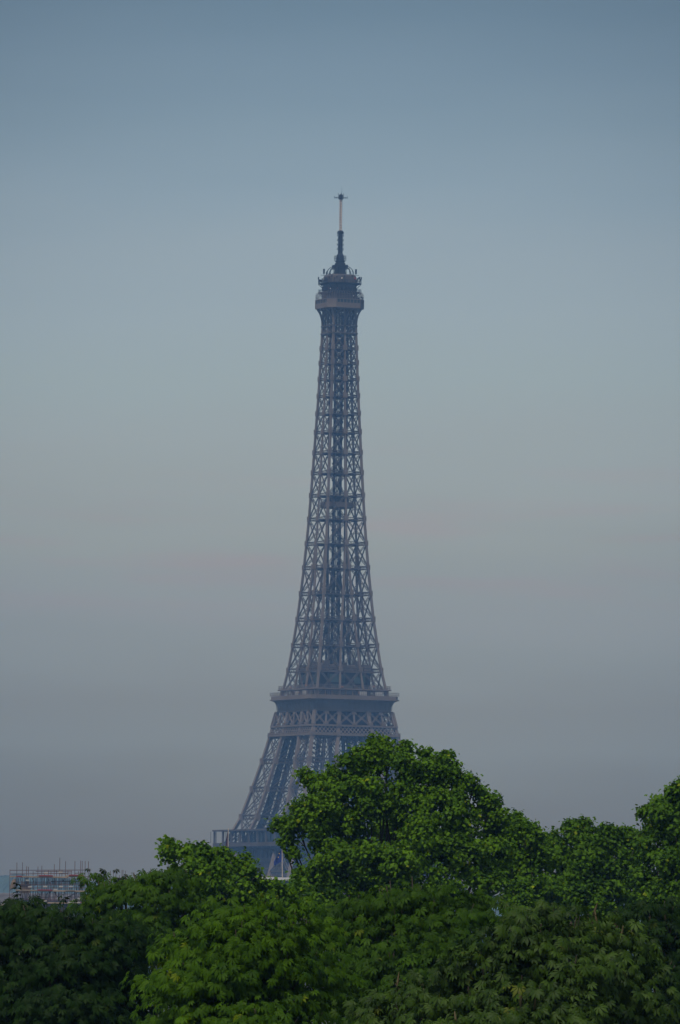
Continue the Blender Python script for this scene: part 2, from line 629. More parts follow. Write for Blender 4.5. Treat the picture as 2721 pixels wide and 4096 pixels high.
for hw, z0, zt, st in ((19.6, 116.7, 118.2, 0.85), (17.1, 119.6, 120.9, 0.8)):
    for k in range(4):
        n = fn(k)
        for zr in (z0 + 0.5, zt):
            m.beam(rp(k, -hw, -hw, zr), rp(k, hw, -hw, zr), 0.1, 0.1, n)
        for u in np.arange(-hw, hw, st):
            m.beam(rp(k, u, -hw, z0), rp(k, u, -hw, zt), 0.1, 0.1, n)
m.build('railing', M['iron'], p2)
m = MB(); ring_slab(m, 17.3, 12.2, 119.0, 119.55)
for k in range(4):
    for u in np.arange(-15.5, 16, 3.1):
        m.beam(rp(k, u, -16.7, 116.75), rp(k, u, -16.7, 118.98), 0.3)
m.build('upper_gallery', M['iron'], p2)
m = MB()
m.rings([sq(11.9, 116.72, 3), sq(11.9, 126.2, 3)], True, True)
m.build('pavilion', M['iron_dark'], p2)
m = MB()
ring_slab(m, 12.3, 9, 126.2, 127.0)
m.rings([sq(8.4, 127.0, 2), sq(8.4, 129.2, 2), sq(7.6, 129.5, 2)], True, True)
for k in range(4):
    m.box(rp(k, 6.5, -7.2, 130.3), (2.6, 2.2, 1.6))
    m.box(rp(k, -3.5, -8.0, 129.9), (1.6, 1.6, 0.9))
    m.box(rp(k, -9.5, -9.4, 128.3), (3.0, 3.0, 2.5))
m.build('pavilion_roof', M['iron'], p2)
m = MB()
for k in range(4):
    for u0, u1, z0, z1 in ((-7.5, -3.5, 117.4, 121.5), (-2.5, 2.2, 117.4, 120.9), (3.0, 8.0, 121.8, 125.2), (-8.2, -1.2, 122.1, 125.4)):
        a_ = rp(k, (u0 + u1) / 2, -11.93, 0)
        m.cut(); m.box((a_.x, a_.y, (z0 + z1) / 2), ((u1 - u0) if k % 2 == 0 else 0.16, 0.16 if k % 2 == 0 else (u1 - u0), z1 - z0))
m.build_each('window', M['teal'], p2)
m = MB()
for k in range(4):
    for u, z, w, hh, d in ((9.2, 120.6, 1.0, 0.7, -17.4), (2.8, 117.9, 1.6, 1.0, -18.2), (-5, 120.1, 1.2, 0.6, -17.3)):
        m.cut(); m.box(rp(k, u, d, z), (w, w * 0.4, hh))
m.build_each('awning', M['orange'], p2)
m = MB()
for k in range(4):
    for u in (3.6, 10.8):
        m.cut(); m.box(rp(k, u, -18.9, 117.6), (3.2 if k % 2 == 0 else 0.2, 0.2 if k % 2 == 0 else 3.2, 1.6))
m.build_each('glass_screen', M['zinc'], p2)
m = MB()
for k in range(4):
    n = fn(k)
    for z, t in ((104.3, 0.75), (100.6, 0.8)):
        m.beam(fp(k, -A(z), z, 0.1), fp(k, A(z), z, 0.1), t, 0.9, n)
    # diamond lattice 100.6 - 104.3
    zt, zb = 104.0, 100.9
    us = np.arange(-A(zb) - 3, A(zb) + 3, 1.72)
    for u in us:
        for s in (1, -1):
            u0, u1 = u, u + s * 2.9
            z0, z1 = zb, zt
            lim = A(102) - 0.4
            def cl(ua, za, ub, zb_):
                f0, f1 = 0.0, 1.0
                if ua != ub:
                    for L_ in (-lim, lim):
                        f = (L_ - ua) / (ub - ua)
                        if 0 < f < 1:
                            if (ua < -lim or ua > lim) and f > f0: f0 = f
                            elif f < f1: f1 = f
                return f0, f1
            if (u0 < -lim and u1 < -lim) or (u0 > lim and u1 > lim):
                continue
            f0, f1 = cl(u0, z0, u1, z1)
            if f1 - f0 < 0.05:
                continue
            ua, ub = u0 + (u1 - u0) * f0, u0 + (u1 - u0) * f1
            za, zb_ = z0 + (z1 - z0) * f0, z0 + (z1 - z0) * f1
            m.beam(fp(k, ua, za, 0.05 * s), fp(k, ub, zb_, 0.05 * s), 0.36, 0.12, n)
m.build('diamond_lattice', M['iron'], p2)
m = MB()
for k in range(4):
    n = fn(k)
    z0, z1 = 104.7, 110.2
    a0, b0, a1, b1 = A(z0), B(z0), A(z1), B(z1)
    fr = [-1, -(0.5 + 0.5 * b0 / a0), -b0 / a0, 0, b0 / a0, (0.5 + 0.5 * b0 / a0), 1]
    for i, (f0, f1) in enumerate(zip(fr, fr[1:])):
        for off in (0, ):
            m.truss(fp(k, f0 * a0, z0, off - 0.3), fp(k, f1 * a1, z1, off - 0.3), n, 0.5, 0.2, 0.12, 8)
            m.truss(fp(k, f1 * a0, z0, off - 0.3), fp(k, f0 * a1, z1, off - 0.3), n, 0.5, 0.2, 0.12, 8)
    for f in fr:
        m.beam(fp(k, f * a0, z0, -0.2), fp(k, f * a1, z1, -0.2), 0.6 if f in (fr[1], fr[3], fr[5]) else 1.1, 0.6, n)
        if f not in (-1, 1):
            m.beam(fp(k, f * a1, z1 - 0.2, 0.1) , fp(k, f * a1, z1 - 1.2, 0.1), 2.0, 0.3, n)
            m.box(fp(k, f * a0, z0 + 0.4, 0), (1.6, 1.6, 0.9))
m.build('brace_band', M['iron'], p2)
m = MB(); m.rings([sq(13.5, 101.2, 2), sq(13.0, 108.9, 2)], True, True); m.build('shade_block', M['iron_dark'], p2)  # added dark block, stands in for the shade behind the lattice bands
m = MB()
for z, hw in ((109.3, 17.2), (102.5, 18.2)):
    for x in (-14, -10, -6.5, -3, 0, 3, 6.5, 10, 14):
        m.beam((x, -hw, z), (x, hw, z), 0.5, 1.6, (0, 0, 1))
        m.beam((-hw, x, z - 0.1), (hw, x, z - 0.1), 0.5, 1.5, (0, 0, 1))
m.build('floor_girder', M['iron_dark'], p2)

# upper shaft
UP = [116.7, 127.3, 137.4, 148.1, 158.6, 169.2, 179.1, 189.1, 198.8, 208.0, 216.3, 224.7, 232.3, 239.5, 246.4, 253.0, 259.0, 264.9]
sh = empty('shaft', parent=tower)
for k in range(4):
    r = MB()
    rib(r, lambda z, k=k: rp(k, -(A(z) - 0.4), -(A(z) - 0.4), z), UP + [268.3, 275.2], 0.85)
    for z in UP[1:-1]:
        r.box(rp(k, -(A(z) - 0.4), -(A(z) - 0.4), z + 0.2), (1.25, 1.25, 2.1))
    r.build('corner_rib', M['iron'], sh)
for k in range(4):
    zs = [z for z in UP if z < 170]
    for s in (-1, 1):
        r = MB()
        rib(r, lambda z, k=k, s=s: fp(k, s * max(B(z), 0.3), z, -0.35), zs + [179.1], 0.72, 0.7, fn(k))
        for z in zs[1:]:
            r.box(fp(k, s * max(B(z), 0.3), z + 0.2, -0.3), (1.5, 1.5, 2.0) if B(z) > 2 else (1.3, 1.3, 2.0))
        r.build('face_rib', M['iron'], sh)
    r = MB()
    rib(r, lambda z, k=k: fp(k, 0, z, -0.3), UP[6:] + [268.3, 275.2], 0.7, 0.6, fn(k))
    for z in UP[6:-1]:
        r.beam(fp(k, 0, z - 0.9, -0.1), fp(k, 0, z + 1.1, -0.1), 1.7, 0.75, fn(k))
    r.build('face_rib', M['iron'], sh)
    # inner rib of each corner pillar
    r = MB()
    rib(r, lambda z, k=k: rp(k, -max(B(z), 0.6), -max(B(z), 0.6), z), [116.7, 127.3, 137.4, 148.1, 158.6, 169.2], 0.6)
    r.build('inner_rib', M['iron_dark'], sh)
m, hb = MB(), MB()
for k in range(4):
    n = fn(k)
    for i, (z0, z1) in enumerate(zip(UP, UP[1:])):
        b0, b1 = B(z0), B(z1)
        a0, a1 = A(z0) - 0.3, A(z1) - 0.3
        if z0 < 165:
            cols = [(-a0, -b0, -a1, -b1), (-b0, b0, -b1, b1), (b0, a0, b1, a1)]
        else:
            cols = [(-a0, 0, -a1, 0), (0, a0, 0, a1)]
        for l0, r0, l1, r1 in cols:
            if r0 - l0 < 1.6:
                continue
            for off in (-0.35, ):
                m.truss(fp(k, l0, z0, off), fp(k, r1, z1, off), n, 0.32 + 0.02 * a1, 0.13 + 0.0085 * a1, 0.1, 9)
                m.truss(fp(k, r0, z0, off - 0.05), fp(k, l1, z1, off - 0.05), n, 0.32 + 0.02 * a1, 0.13 + 0.0085 * a1, 0.1, 9)
            zm = (z0 + z1) / 2
            if off:
                m.box(fp(k, (l0 + r0 + l1 + r1) / 4, zm, -0.3), (0.6, 0.6, 0.6))
        hb.truss(fp(k, -a1, z1, -0.3), fp(k, a1, z1, -0.3), n, min(1.25, 0.5 + 0.06 * a1), 0.2 + 0.01 * a1, 0.13, 26)
        if z1 < 150:
            # the inner sides of the pillars
            for s in (-1, 1):
                q0, q1 = rp(k, s * b0, -a0, z0), rp(k, s * b1, -b1, z1)
                q2, q3 = rp(k, s * b0, -b0, z0), rp(k, s * b1, -a1, z1)
                nn = rp(k, 1, 0, 0)
                m.truss(q0, q1, nn, 0.45, 0.14, 0, 9)
                m.truss(q2, q3, nn, 0.45, 0.14, 0, 9)
                hb.beam(q3, q1, 0.7, 0.3, nn)
m.build('cross_bracing', M['iron_fine'], sh)
hb.build('level_girder', M['iron_fine'], sh)
m = MB()
for z in UP[1:]:
    a = A(z) * 0.78
    m.cut()
    for s in (-0.5, 0.5):
        m.beam((-a, s * a, z - 0.35), (a, s * a, z - 0.35), 0.35, 0.8, (0, 0, 1))
        m.beam((s * a, -a, z - 0.4), (s * a, a, z - 0.4), 0.35, 0.8, (0, 0, 1))
    m.rings([sq(min(2.9, a * 0.5), z - 1.1, 0.7), sq(min(3.1, a * 0.54), z + 0.1, 0.7)], True, True)
m.build_each('landing', M['iron_dark'], sh)
m = MB()
for x, y in ((-2.6, -2.6), (2.6, -2.6), (2.6, 2.6), (-2.6, 2.6)):
    f = lambda z: min(1.0, A(z) * 0.62 / 3.4)
    for z0, z1 in zip(UP, UP[1:] + [274]):
        m.beam((x * f(z0), y * f(z0), z0), (x * f(z1), y * f(z1), z1), 0.75, 0.75, (1, 0, 0))
for x, y in ((-0.7, -0.7), (0.7, -0.7), (0.7, 0.7), (-0.7, 0.7), (0, 1.9), (1.9, 0), (0, -1.9), (-1.9, 0)):
    m.beam((x, y, 127), (x, y, 274), 0.28)
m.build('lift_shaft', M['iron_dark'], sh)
m = MB()
zs = np.arange(127, 262, 3.4)
for i, z in enumerate(zs):
    s = 1 if i % 2 else -1
    m.beam((-1.6 * s, 1.4, z), (1.6 * s, 1.4, z + 3.4), 0.7, 0.2, (0, 0, 1))
    m.beam((1.4, 1.6 * s, z), (1.4, -1.6 * s, z + 3.4), 0.5, 0.2, (0, 0, 1))
m.build('staircase', M['iron_dark'], sh)
# relay platform half way up
rel = empty('relay_platform', parent=tower)
m = MB(); m.rings([sq(5.2, 193.6, 1.2), sq(5.5, 194.0, 1.2), sq(5.5, 196.0, 1.2)], True, True); m.build('deck', M['iron'], rel)
m = MB()
for k in range(4):
    for u in np.arange(-5, 5.1, 0.7):
        m.beam(rp(k, u, -5.4, 196), rp(k, u, -5.4, 197.3), 0.08)
    m.beam(rp(k, -5.4, -5.4, 197.3), rp(k, 5.4, -5.4, 197.3), 0.1)
    m.box(rp(k, 2.2, -3.2, 197.2), (1.8, 1.6, 2.3))
    m.box(rp(k, -1.8, -3.6, 196.8), (1.4, 1.0, 1.5))
m.build('railing', M['iron_dark'], rel)

# collar of lattice and brackets under the summit gallery
m = MB()
for k in range(4):
    n = fn(k)
    for z in (265.1, 268.2):
        m.beam(fp(k, -A(z), z, 0.05), fp(k, A(z), z, 0.05), 0.5, 0.5, n)
    a = A(266.5) - 0.5
    for i in range(9):
        u0 = -a + 2 * a * i / 9
        u1 = u0 + 2 * a / 9
        m.beam(fp(k, u0, 265.3, -0.3), fp(k, u1, 268, -0.3), 0.2, 0.1, n)
        m.beam(fp(k, u1, 265.3, -0.35), fp(k, u0, 268, -0.35), 0.2, 0.1, n)
    for u in (-2.6, 2.6):
        m.beam(fp(k, u, 265.1, -0.25), fp(k, u, 275.2, -0.25), 0.4, 0.4, n)
    for z0, z1 in ((268.3, 271.8), (271.8, 275.2)):
        for u0, u1 in ((-5.0, -2.6), (-2.6, 0), (0, 2.6), (2.6, 5.0)):
            m.truss(fp(k, u0, z0, -0.4), fp(k, u1, z1, -0.4), n, 0.35, 0.13, 0.09, 6)
            m.truss(fp(k, u1, z0, -0.45), fp(k, u0, z1, -0.45), n, 0.35, 0.13, 0.09, 6)
m.build('collar_lattice', M['iron_fine'], sh)

top = empty('summit_gallery', parent=tower)
m = MB()
for k in range(4):
    dirs = [rp(k, -1, -1, 0), rp(k, -0.45, -1, 0), rp(k, 0.45, -1, 0)]
    for d in (rp(k, -1, -1, 0), ):
        m.cut()
        pts = []
        for i in range(8):
            t = i / 7
            r_ = 5.2 + 1.55 * t ** 2.6
            pts.append(Vector((d.x * r_, d.y * r_, 268.3 + 7.0 * t)))
        for a_, b_ in zip(pts, pts[1:]):
            m.beam(a_, b_, 0.7, 0.6, (d.x, d.y, 0))
    for u0, u1 in ((-5.1, -2.6), (5.1, 2.6), (0, -2.0), (0, 2.0)):
        m.cut()
        pts = []
        for i in range(8):
            t = i / 7
            pts.append(rp(k, u0 + (u1 - u0) * t ** 2, -(5.25 + 2.9 * t ** 2.4), 268.3 + 7.0 * t))
        for a_, b_ in zip(pts, pts[1:]):
            m.beam(a_, b_, 0.42, 0.4, fn(k))
m.build_each('bracket', M['iron'], top)
GA, GC = 8.3, 2.9
m = MB()
m.rings([sq(GA - 0.5, 275.0, GC), sq(GA + 0.12, 275.3, GC), sq(GA + 0.12, 276.0, GC), sq(GA, 276.05, GC), sq(GA - 0.02, 277.35, GC)], True, False)
m.rings([sq(GA + 0.14, 278.75, GC), sq(GA + 0.14, 279.05, GC), sq(GA - 0.3, 279.1, GC)], True, True)
oct_ = sq(GA, 0, GC)
for i in range(8):
    p, q = Vector(oct_[i]), Vector(oct_[(i + 1) % 8])
    ns = 7 if i % 2 == 0 else 2
    for j in range(ns):
        c = p.lerp(q, (j + 0.0) / ns)
        nn = ((p + q) / 2).normalized()
        m.beam(c + Vector((0, 0, 276.05)), c + Vector((0, 0, 278.8)), 0.22 if j else 0.6, 0.14, nn)
    if i % 2:
        m.beam(p + Vector((0, 0, 278.05)), q + Vector((0, 0, 278.05)), 1.45, 0.1, ((p + q) / 2).normalized())
m.build('gallery_wall', M['iron'], top)
m = MB(); m.rings([sq(GA - 0.16, 277.3, GC), sq(GA - 0.16, 278.76, GC)], False, False); m.build('window', M['glass'], top)
m = MB()
for i in range(8):
    p, q = Vector(oct_[i]), Vector(oct_[(i + 1) % 8])
    ns = 9 if i % 2 == 0 else 4
    for j in range(ns):
        c = p.lerp(q, j / ns)
        prev = c + Vector((0, 0, 279.05))
        for hgt, f in ((1.5, 1.0), (2.3, 0.985), (2.9, 0.94), (3.15, 0.87)):
            nx = Vector((c.x * f, c.y * f, 279.05 + hgt))
            m.beam(prev, nx, 0.1)
            prev = nx
    for hgt in (0.6, 1.15, 2.0):
        m.beam(p + Vector((0, 0, 279.05 + hgt)), q + Vector((0, 0, 279.05 + hgt)), 0.09)
m.build('cage_railing', M['iron'], top)
m = MB()
m.rings([sq(6.0, 279.06, 1.8), sq(6.0, 282.2, 1.8)], False, True)
m.rings([sq(5.7, 282.2, 1.8), sq(5.7, 285.4, 1.8)], False, True)
m.rings([sq(5.9, 285.9, 1.9), sq(5.6, 288.6, 1.9), sq(5.1, 289.3, 1.7)], False, True)
for i in range(14):
    k = i % 4
    u = random.uniform(-4.4, 4.4)
    z = random.choice((280.5, 283.6, 287.0))
    m.box(rp(k, u, -6.0, z), (random.uniform(0.6, 2.0), random.uniform(0.5, 0.9), random.uniform(0.8, 2.0)))
m.build('cabin', M['iron_fine'], top)
m = MB()
for hw, z, ch in ((7.35, 281.9, 2.3), (7.35, 285.55, 2.3)):
    m.rings([sq(hw - 0.9, z - 0.45, ch), sq(hw, z, ch), sq(hw, z + 0.25, ch)], True, True)
    oc = sq(hw - 0.05, z, ch)
    for i in range(8):
        p, q = Vector(oc[i]), Vector(oc[(i + 1) % 8])
        ns = 8 if i % 2 == 0 else 3
        for j in range(ns):
            c = p.lerp(q, j / ns)
            m.beam(c, c + Vector((0, 0, 1.35)), 0.09)
        m.beam(p + Vector((0, 0, 1.35)), q + Vector((0, 0, 1.35)), 0.1)
        m.beam(p + Vector((0, 0, 0.8)), q + Vector((0, 0, 0.8)), 0.08)
    for i in range(8):
        p = Vector(oc[i])
        m.beam((p.x, p.y, z - 0.1), (p.x * 0.78, p.y * 0.78, z - 1.9), 0.22)
m.build('service_balcony', M['iron_dark'], top)
m = MB()
oc = sq(7.3, 285.8, 2.3)
for i in range(8):
    p, q = Vector(oc[i]), Vector(oc[(i + 1) % 8])
    for f in (0.0, 0.35, 0.7):
        c = p.lerp(q, f)
        hh = random.uniform(1.6, 2.9)
        m.cut()
        m.beam(c, c + Vector((0, 0, hh)), 0.13)
        m.box(c + Vector((0, 0, hh - 0.3)), (0.38, 0.38, 0.9))
for i in range(34):                # clutter of small aerials round both balconies and the roof
    z, hw = ((282.1, 7.2), (285.8, 7.2), (289.2, 5.2), (279.1, 8.0))[i % 4]
    c = rp(i * 7 % 4, random.uniform(-hw * 0.7, hw * 0.7), -hw, z)
    hh = random.uniform(0.9, 2.2)
    m.cut()
    m.beam(c, c + Vector((0, 0, hh)), 0.16)
    m.box(c + Vector((0, 0, hh * 0.6)), (random.uniform(0.25, 0.7), random.uniform(0.25, 0.6), random.uniform(0.4, 1.0)))
for sx in (-1, 1):                 # tall panel aerials seen on both flanks
    c = Vector((math.cos(math.radians(-26.5)) * sx * 6.55, math.sin(math.radians(-26.5)) * sx * 6.55, 289.3))
    m.cut(); m.beam(c, c + Vector((0, 0, 2.4)), 0.16)
    m.box(c + Vector((0, 0, 1.5)), (0.55, 0.55, 2.0))
    m.beam(Vector((c.x * 0.75, c.y * 0.75, 289.1)), Vector((c.x * 1.2, c.y * 1.2, 289.2)), 0.16)
m.build_each('panel_aerial', M['iron_dark'], top)
m = MB()
for k, u, z, w in ((0, 3.9, 287.6, 0.5), (3, 3.3, 287.9, 0.22), (0, -4.2, 283.3, 0.25), (3, 2.4, 283.4, 0.25)):
    m.cut(); m.tube([rp(k, u, -6.15, z), rp(k, u, -6.6, z)], [w, w * 0.8], 10)
m.build_each('dish_aerial', M['red'], top)
m = MB()
for k, u, z, w in ((0, -2.2, 287.5, 0.36), (0, -2.7, 283.2, 0.28), (3, 4.0, 283.2, 0.28), (0, 3.2, 280.5, 0.34), (3, -1.0, 287.2, 0.28)):
    m.cut(); m.box(rp(k, u, -6.25, z), (w, w, w * 1.5))
m.build_each('equipment_box', M['cream'], top)

camp = empty('campanile', parent=tower)
m = MB()
for k in range(4):
    d = rp(k, -1, -1, 0)
    m.cut()
    for rr, z0, h_, t_ in ((4.7, 289.2, 3.9, 0.24), (3.7, 289.0, 3.8, 0.36)):
        pts = []
        for i in range(8):
            th = math.pi / 2 * i / 7
            r_ = 1.4 + (rr - 1.4) * math.cos(th)
            pts.append(Vector((d.x * r_ * 0.9, d.y * r_ * 0.9, z0 + h_ * math.sin(th))))
        for a_, b_ in zip(pts, pts[1:]):
            m.beam(a_, b_, t_)
    for i in range(3):
        r_ = 2.2 + i
        m.beam((d.x * r_ * 0.9, d.y * r_ * 0.9, 289.2), (d.x * r_ * 0.9, d.y * r_ * 0.9, 292.6 - 0.6 * i), 0.14)
m.build_each('arched_rib', M['iron_dark'], camp)
m = MB()
m.rings([sq(2.1, 289.2, 0.6), sq(1.9, 292.2, 0.6), sq(1.75, 294.3, 0.5)], False, True)
m.rings([sq(2.1, 292.2, 0.7), sq(2.1, 292.6, 0.7)], True, True)
for k in range(4):
    for u in np.arange(-2.3, 2.4, 0.75):
        m.beam(rp(k, u, -2.35, 291.6), rp(k, u, -2.35, 293.4), 0.12)
        m.box(rp(k, u + 0.2, -2.1, 292.9), (0.35, 0.3, 0.8))
    m.beam(rp(k, -2.35, -2.35, 293.4), rp(k, 2.35, -2.35, 293.4), 0.12)
m.build('lantern', M['iron_dark'], camp)
m = MB()
m.rings([sq(1.2, 294.3, 0.4), sq(1.75, 294.9, 0.5), sq(1.75, 295.2, 0.5)], True, True)
m.rings([sq(1.35, 295.2, 0.4), sq(1.2, 297.4, 0.4), sq(0.8, 298.3, 0.25)], False, True)
for k in range(4):
    for u in np.arange(-1.8, 1.9, 0.6):
        m.beam(rp(k, u, -1.8, 295.1), rp(k, u, -1.8, 297.2), 0.1)
    for z in (296.2, 297.2):
        m.beam(rp(k, -1.8, -1.8, z), rp(k, 1.8, -1.8, z), 0.1)
m.build('mast_platform', M['iron_dark'], camp)

ant = empty('antenna_mast', parent=tower)
m = MB()
m.rings([sq(0.80, 298.2, 0.2), sq(0.76, 306.0, 0.2), sq(1.0, 306.8, 0.25), sq(0.95, 307.3, 0.25), sq(0.6, 307.6, 0.15)], True, True)
for z in (300.0, 301.8, 303.7, 305.6, 306.5):
    for k in range(4):
        m.beam(rp(k, 0, -0.7, z), rp(k, 0, -1.42, z), 0.22)
        m.beam(rp(k, 0, -1.42, z - 0.55), rp(k, 0, -1.42, z + 0.6), 0.13)
        m.beam(rp(k, 0.7, -0.7, z), rp(k, 1.0, -1.0, z), 0.2)
for z in np.arange(298.9, 306, 0.75):
    for k in range(4):
        m.box(rp(k, 0.1, -0.85, z), (0.5, 0.25, 0.4))
m.build('mast_base', M['iron_dark'], ant)
m = MB()
for x, y in ((-.34, -.34), (.34, -.34), (.34, .34), (-.34, .34)):
    m.beam((x, y, 307.5), (x, y, 320.6), 0.15)
for z in np.arange(307.6, 320.7, 1.09):
    m.box((0, 0, z), (0.7, 0.7, 0.07))
m.build('mast_frame', M['redbrown'], ant)
for i in range(12):
    c = MB()
    z = 307.6 + 1.09 * (i + 0.5)
    c.rings([sq(0.36, z - 0.47, 0.08), sq(0.39, z, 0.08), sq(0.36, z + 0.47, 0.08)], True, True)
    c.build('radome_panel', M['cream'], ant)
m = MB()
m.rings([sq(0.62, 320.6, 0.15), sq(0.7, 321.0, 0.15), sq(0.7, 322.3, 0.15), sq(0.4, 322.5, 0.1)], True, True)
ca, sa = math.cos(math.radians(-26.5)), math.sin(math.radians(-26.5))
for x, y in ((ca, sa), (-ca, -sa), (-sa, ca), (sa, -ca)):
    m.beam((0, 0, 321.1), (x * 2.65, y * 2.65, 321.1), 0.24)
    for f, hh in ((2.6, 0.7), (1.8, 0.4), (1.1, 1.9)):
        m.beam((x * f, y * f, 320.8), (x * f, y * f, 321.1 + hh), 0.14)
    m.beam((x * 0.5, y * 0.5, 320.2), (x * 1.4, y * 1.4, 321.1), 0.12)
m.build('cross_arm', M['iron_dark'], ant)
m = MB(); m.tube([(0.35, 0.1, 322.4), (0.35, 0.1, 325.6)], [0.07, 0.04], 6); m.build('lightning_rod', M['iron_dark'], ant)

# ------------------------------------------------------------------ slate-roofed building under scaffolding
SY = 1000.0
S0 = at(200, 3600, SY)


def sp(px, py, dy=0.0):
    p = at(px, py, SY)
    return Vector((p.x - S0.x, dy, p.z))


bd = empty('slate_roofed_building', (S0.x, SY, 0))
tag(bd, 'stone building with a grey slate roof, under scaffolding behind the left trees', 'building')
e0, r0 = sp(0, 3622).z, sp(0, 3569).z
xl, xr, xm = sp(-1500, 3600).x, sp(420, 3600).x, sp(190, 3600).x
m = MB()
m.box(((xl + xr) / 2, 11, e0 / 2), (xr - xl, 18, e0))
m.box(((xl + xr) / 2, 11, e0 + 0.1), (xr - xl + 0.8, 18.9, 0.3))
m.build('wall', M['stone'], bd)
m = MB()
lo = e0 + 0.25
m.add([(xl, 2.0, lo), (xm, 2.0, lo), (xm, 20, lo), (xl, 20, lo), (xl + 2, 8, r0), (xm - 0.5, 8, r0), (xm - 0.5, 14, r0), (xl + 2, 14, r0)],
      [(0, 1, 5, 4), (1, 2, 6, 5), (2, 3, 7, 6), (3, 0, 4, 7), (4, 5, 6, 7)])
r1 = sp(300, 3572).z
m.add([(xm - 0.4, 2.0, lo), (xr, 2.0, lo), (xr, 20, lo), (xm - 0.4, 20, lo), (xm - 0.4, 9, r1), (xr - 3.2, 9, r1), (xr - 3.2, 13, r1), (xm - 0.4, 13, r1)],
      [(0, 1, 5, 4), (1, 2, 6, 5), (2, 3, 7, 6), (3, 0, 4, 7), (4, 5, 6, 7)])
for f in np.linspace(0.12, 0.88, 9):
    m.beam((xl, 2.0 + 6 * f - 0.06, lo + (r0 - lo) * f + 0.03), (xm, 2.0 + 6 * f - 0.06, lo + (r0 - lo) * f + 0.03), 0.05, 0.05)
rf = m.build('roof', M['slate'], bd)
c0, c1 = sp(70, 3563, 8), sp(110, 3538, 8)
m = MB()
m.box(((c0.x + c1.x) / 2, 9, (r0 - 1 + c1.z) / 2), (c1.x - c0.x, 2.0, c1.z - r0 + 1))
m.box(((c0.x + c1.x) / 2, 9, c1.z + 0.08), (c1.x - c0.x + 0.25, 2.3, 0.2))
for i in range(4):
    x = c0.x + 0.25 + (c1.x - c0.x - 0.5) * i / 3
    m.tube([(x, 9, c1.z + 0.15), (x, 9, c1.z + 0.55)], [0.13, 0.10], 8)
m.build('chimney', M['brownstone'], rf)
for i in range(16):
    w = MB()
    x = xl + 3 + i * 4.6
    if x > xr - 2:
        break
    w.box((x, 1.97, e0 - 3.2), (1.3, 0.12, 2.4))
    w.build('window', M['glass'], bd)

sc = empty('scaffolding', (S0.x, SY, 0))
tag(sc, 'tube scaffolding with plank decks and red toe boards above a slate roof', 'scaffolding')
zb = lo + 0.2
pole_px = [(40, 3478), (65, 3449), (90, 3449), (104, 3464), (114, 3467), (130, 3484), (152, 3466), (165, 3462), (178, 3484), (191, 3478), (204, 3484), (215, 3456), (226, 3482),
           (237, 3430), (248, 3482), (260, 3444), (272, 3482), (284, 3482), (300, 3444), (312, 3484), (323, 3442), (327, 3443), (341, 3444), (352, 3444), (360, 3474)]
tubes = MB()
for i, (px, py) in enumerate(pole_px):
    dy = (0.4, 2.6)[i % 2]
    t_ = sp(px, py, dy)
    tubes.beam((t_.x, dy, zb + (dy > 1) * 0.4), t_, 0.085)
    u_ = sp(px + 6, 3506, 3.0 - dy)
    tubes.beam((u_.x, u_.y, zb + 0.5), u_, 0.06)
for px0, px1, py, dy in ((40, 352, 3481, 0.3), (40, 140, 3496, 0.3), (130, 270, 3494, 2.7), (298, 342, 3493, 0.3), (236, 284, 3493, 0.3), (140, 284, 3485, 2.7),
                         (70, 360, 3540, 0.3), (70, 360, 3535, 2.7), (90, 360, 3552, 0.3), (200, 360, 3524, 2.7), (90, 395, 3597, 0.3), (150, 395, 3588, 2.7),
                         (62, 360, 3528, 2.7), (336, 362, 3507, 0.3), (360, 400, 3516, 2.7), (150, 400, 3603, 0.3)):
    tubes.beam(sp(px0, py, dy), sp(px1, py - 1, dy), 0.10)
for px0, py0, px1, py1 in ((60, 3512, 38, 3566), (60, 3512, 64, 3562), (128, 3512, 140, 3545), (298, 3512, 286, 3532), (320, 3512, 315, 3520), (80, 3512, 84, 3530), (190, 3510, 205, 3545),
                           (215, 3566, 240, 3600), (150, 3566, 168, 3600), (110, 3566, 120, 3590), (260, 3512, 240, 3540), (78, 3566, 70, 3585), (172, 3612, 190, 3570)):
    tubes.beam(sp(px0, py0, 1.0), sp(px1, py1, 1.0), 0.085)
for i in range(26):
    px = random.uniform(60, 360)
    tubes.beam(sp(px, 3512, random.uniform(0.2, 2.8)), sp(px + random.uniform(-5, 5), random.choice((3540, 3562)), random.uniform(0.2, 2.8)), 0.07)
for i in range(22):
    px = random.uniform(70, 390)
    tubes.beam(sp(px, 3566, random.uniform(0.2, 2.2)), sp(px + random.uniform(-9, 9), 3606, random.uniform(0.2, 1.8)), 0.08)
tubes.build('tube_frame', M['steel'], sc)


def slab(px0, px1, py, thick, dy0, dy1, mat, name):
    a_, b_ = sp(px0, py), sp(px1, py - (px1 - px0) * 0.006)
    mb = MB()
    z = (a_.z + b_.z) / 2
    mb.box(((a_.x + b_.x) / 2, (dy0 + dy1) / 2, z), (b_.x - a_.x, dy1 - dy0, thick))
    return mb.build(name, mat, sc)


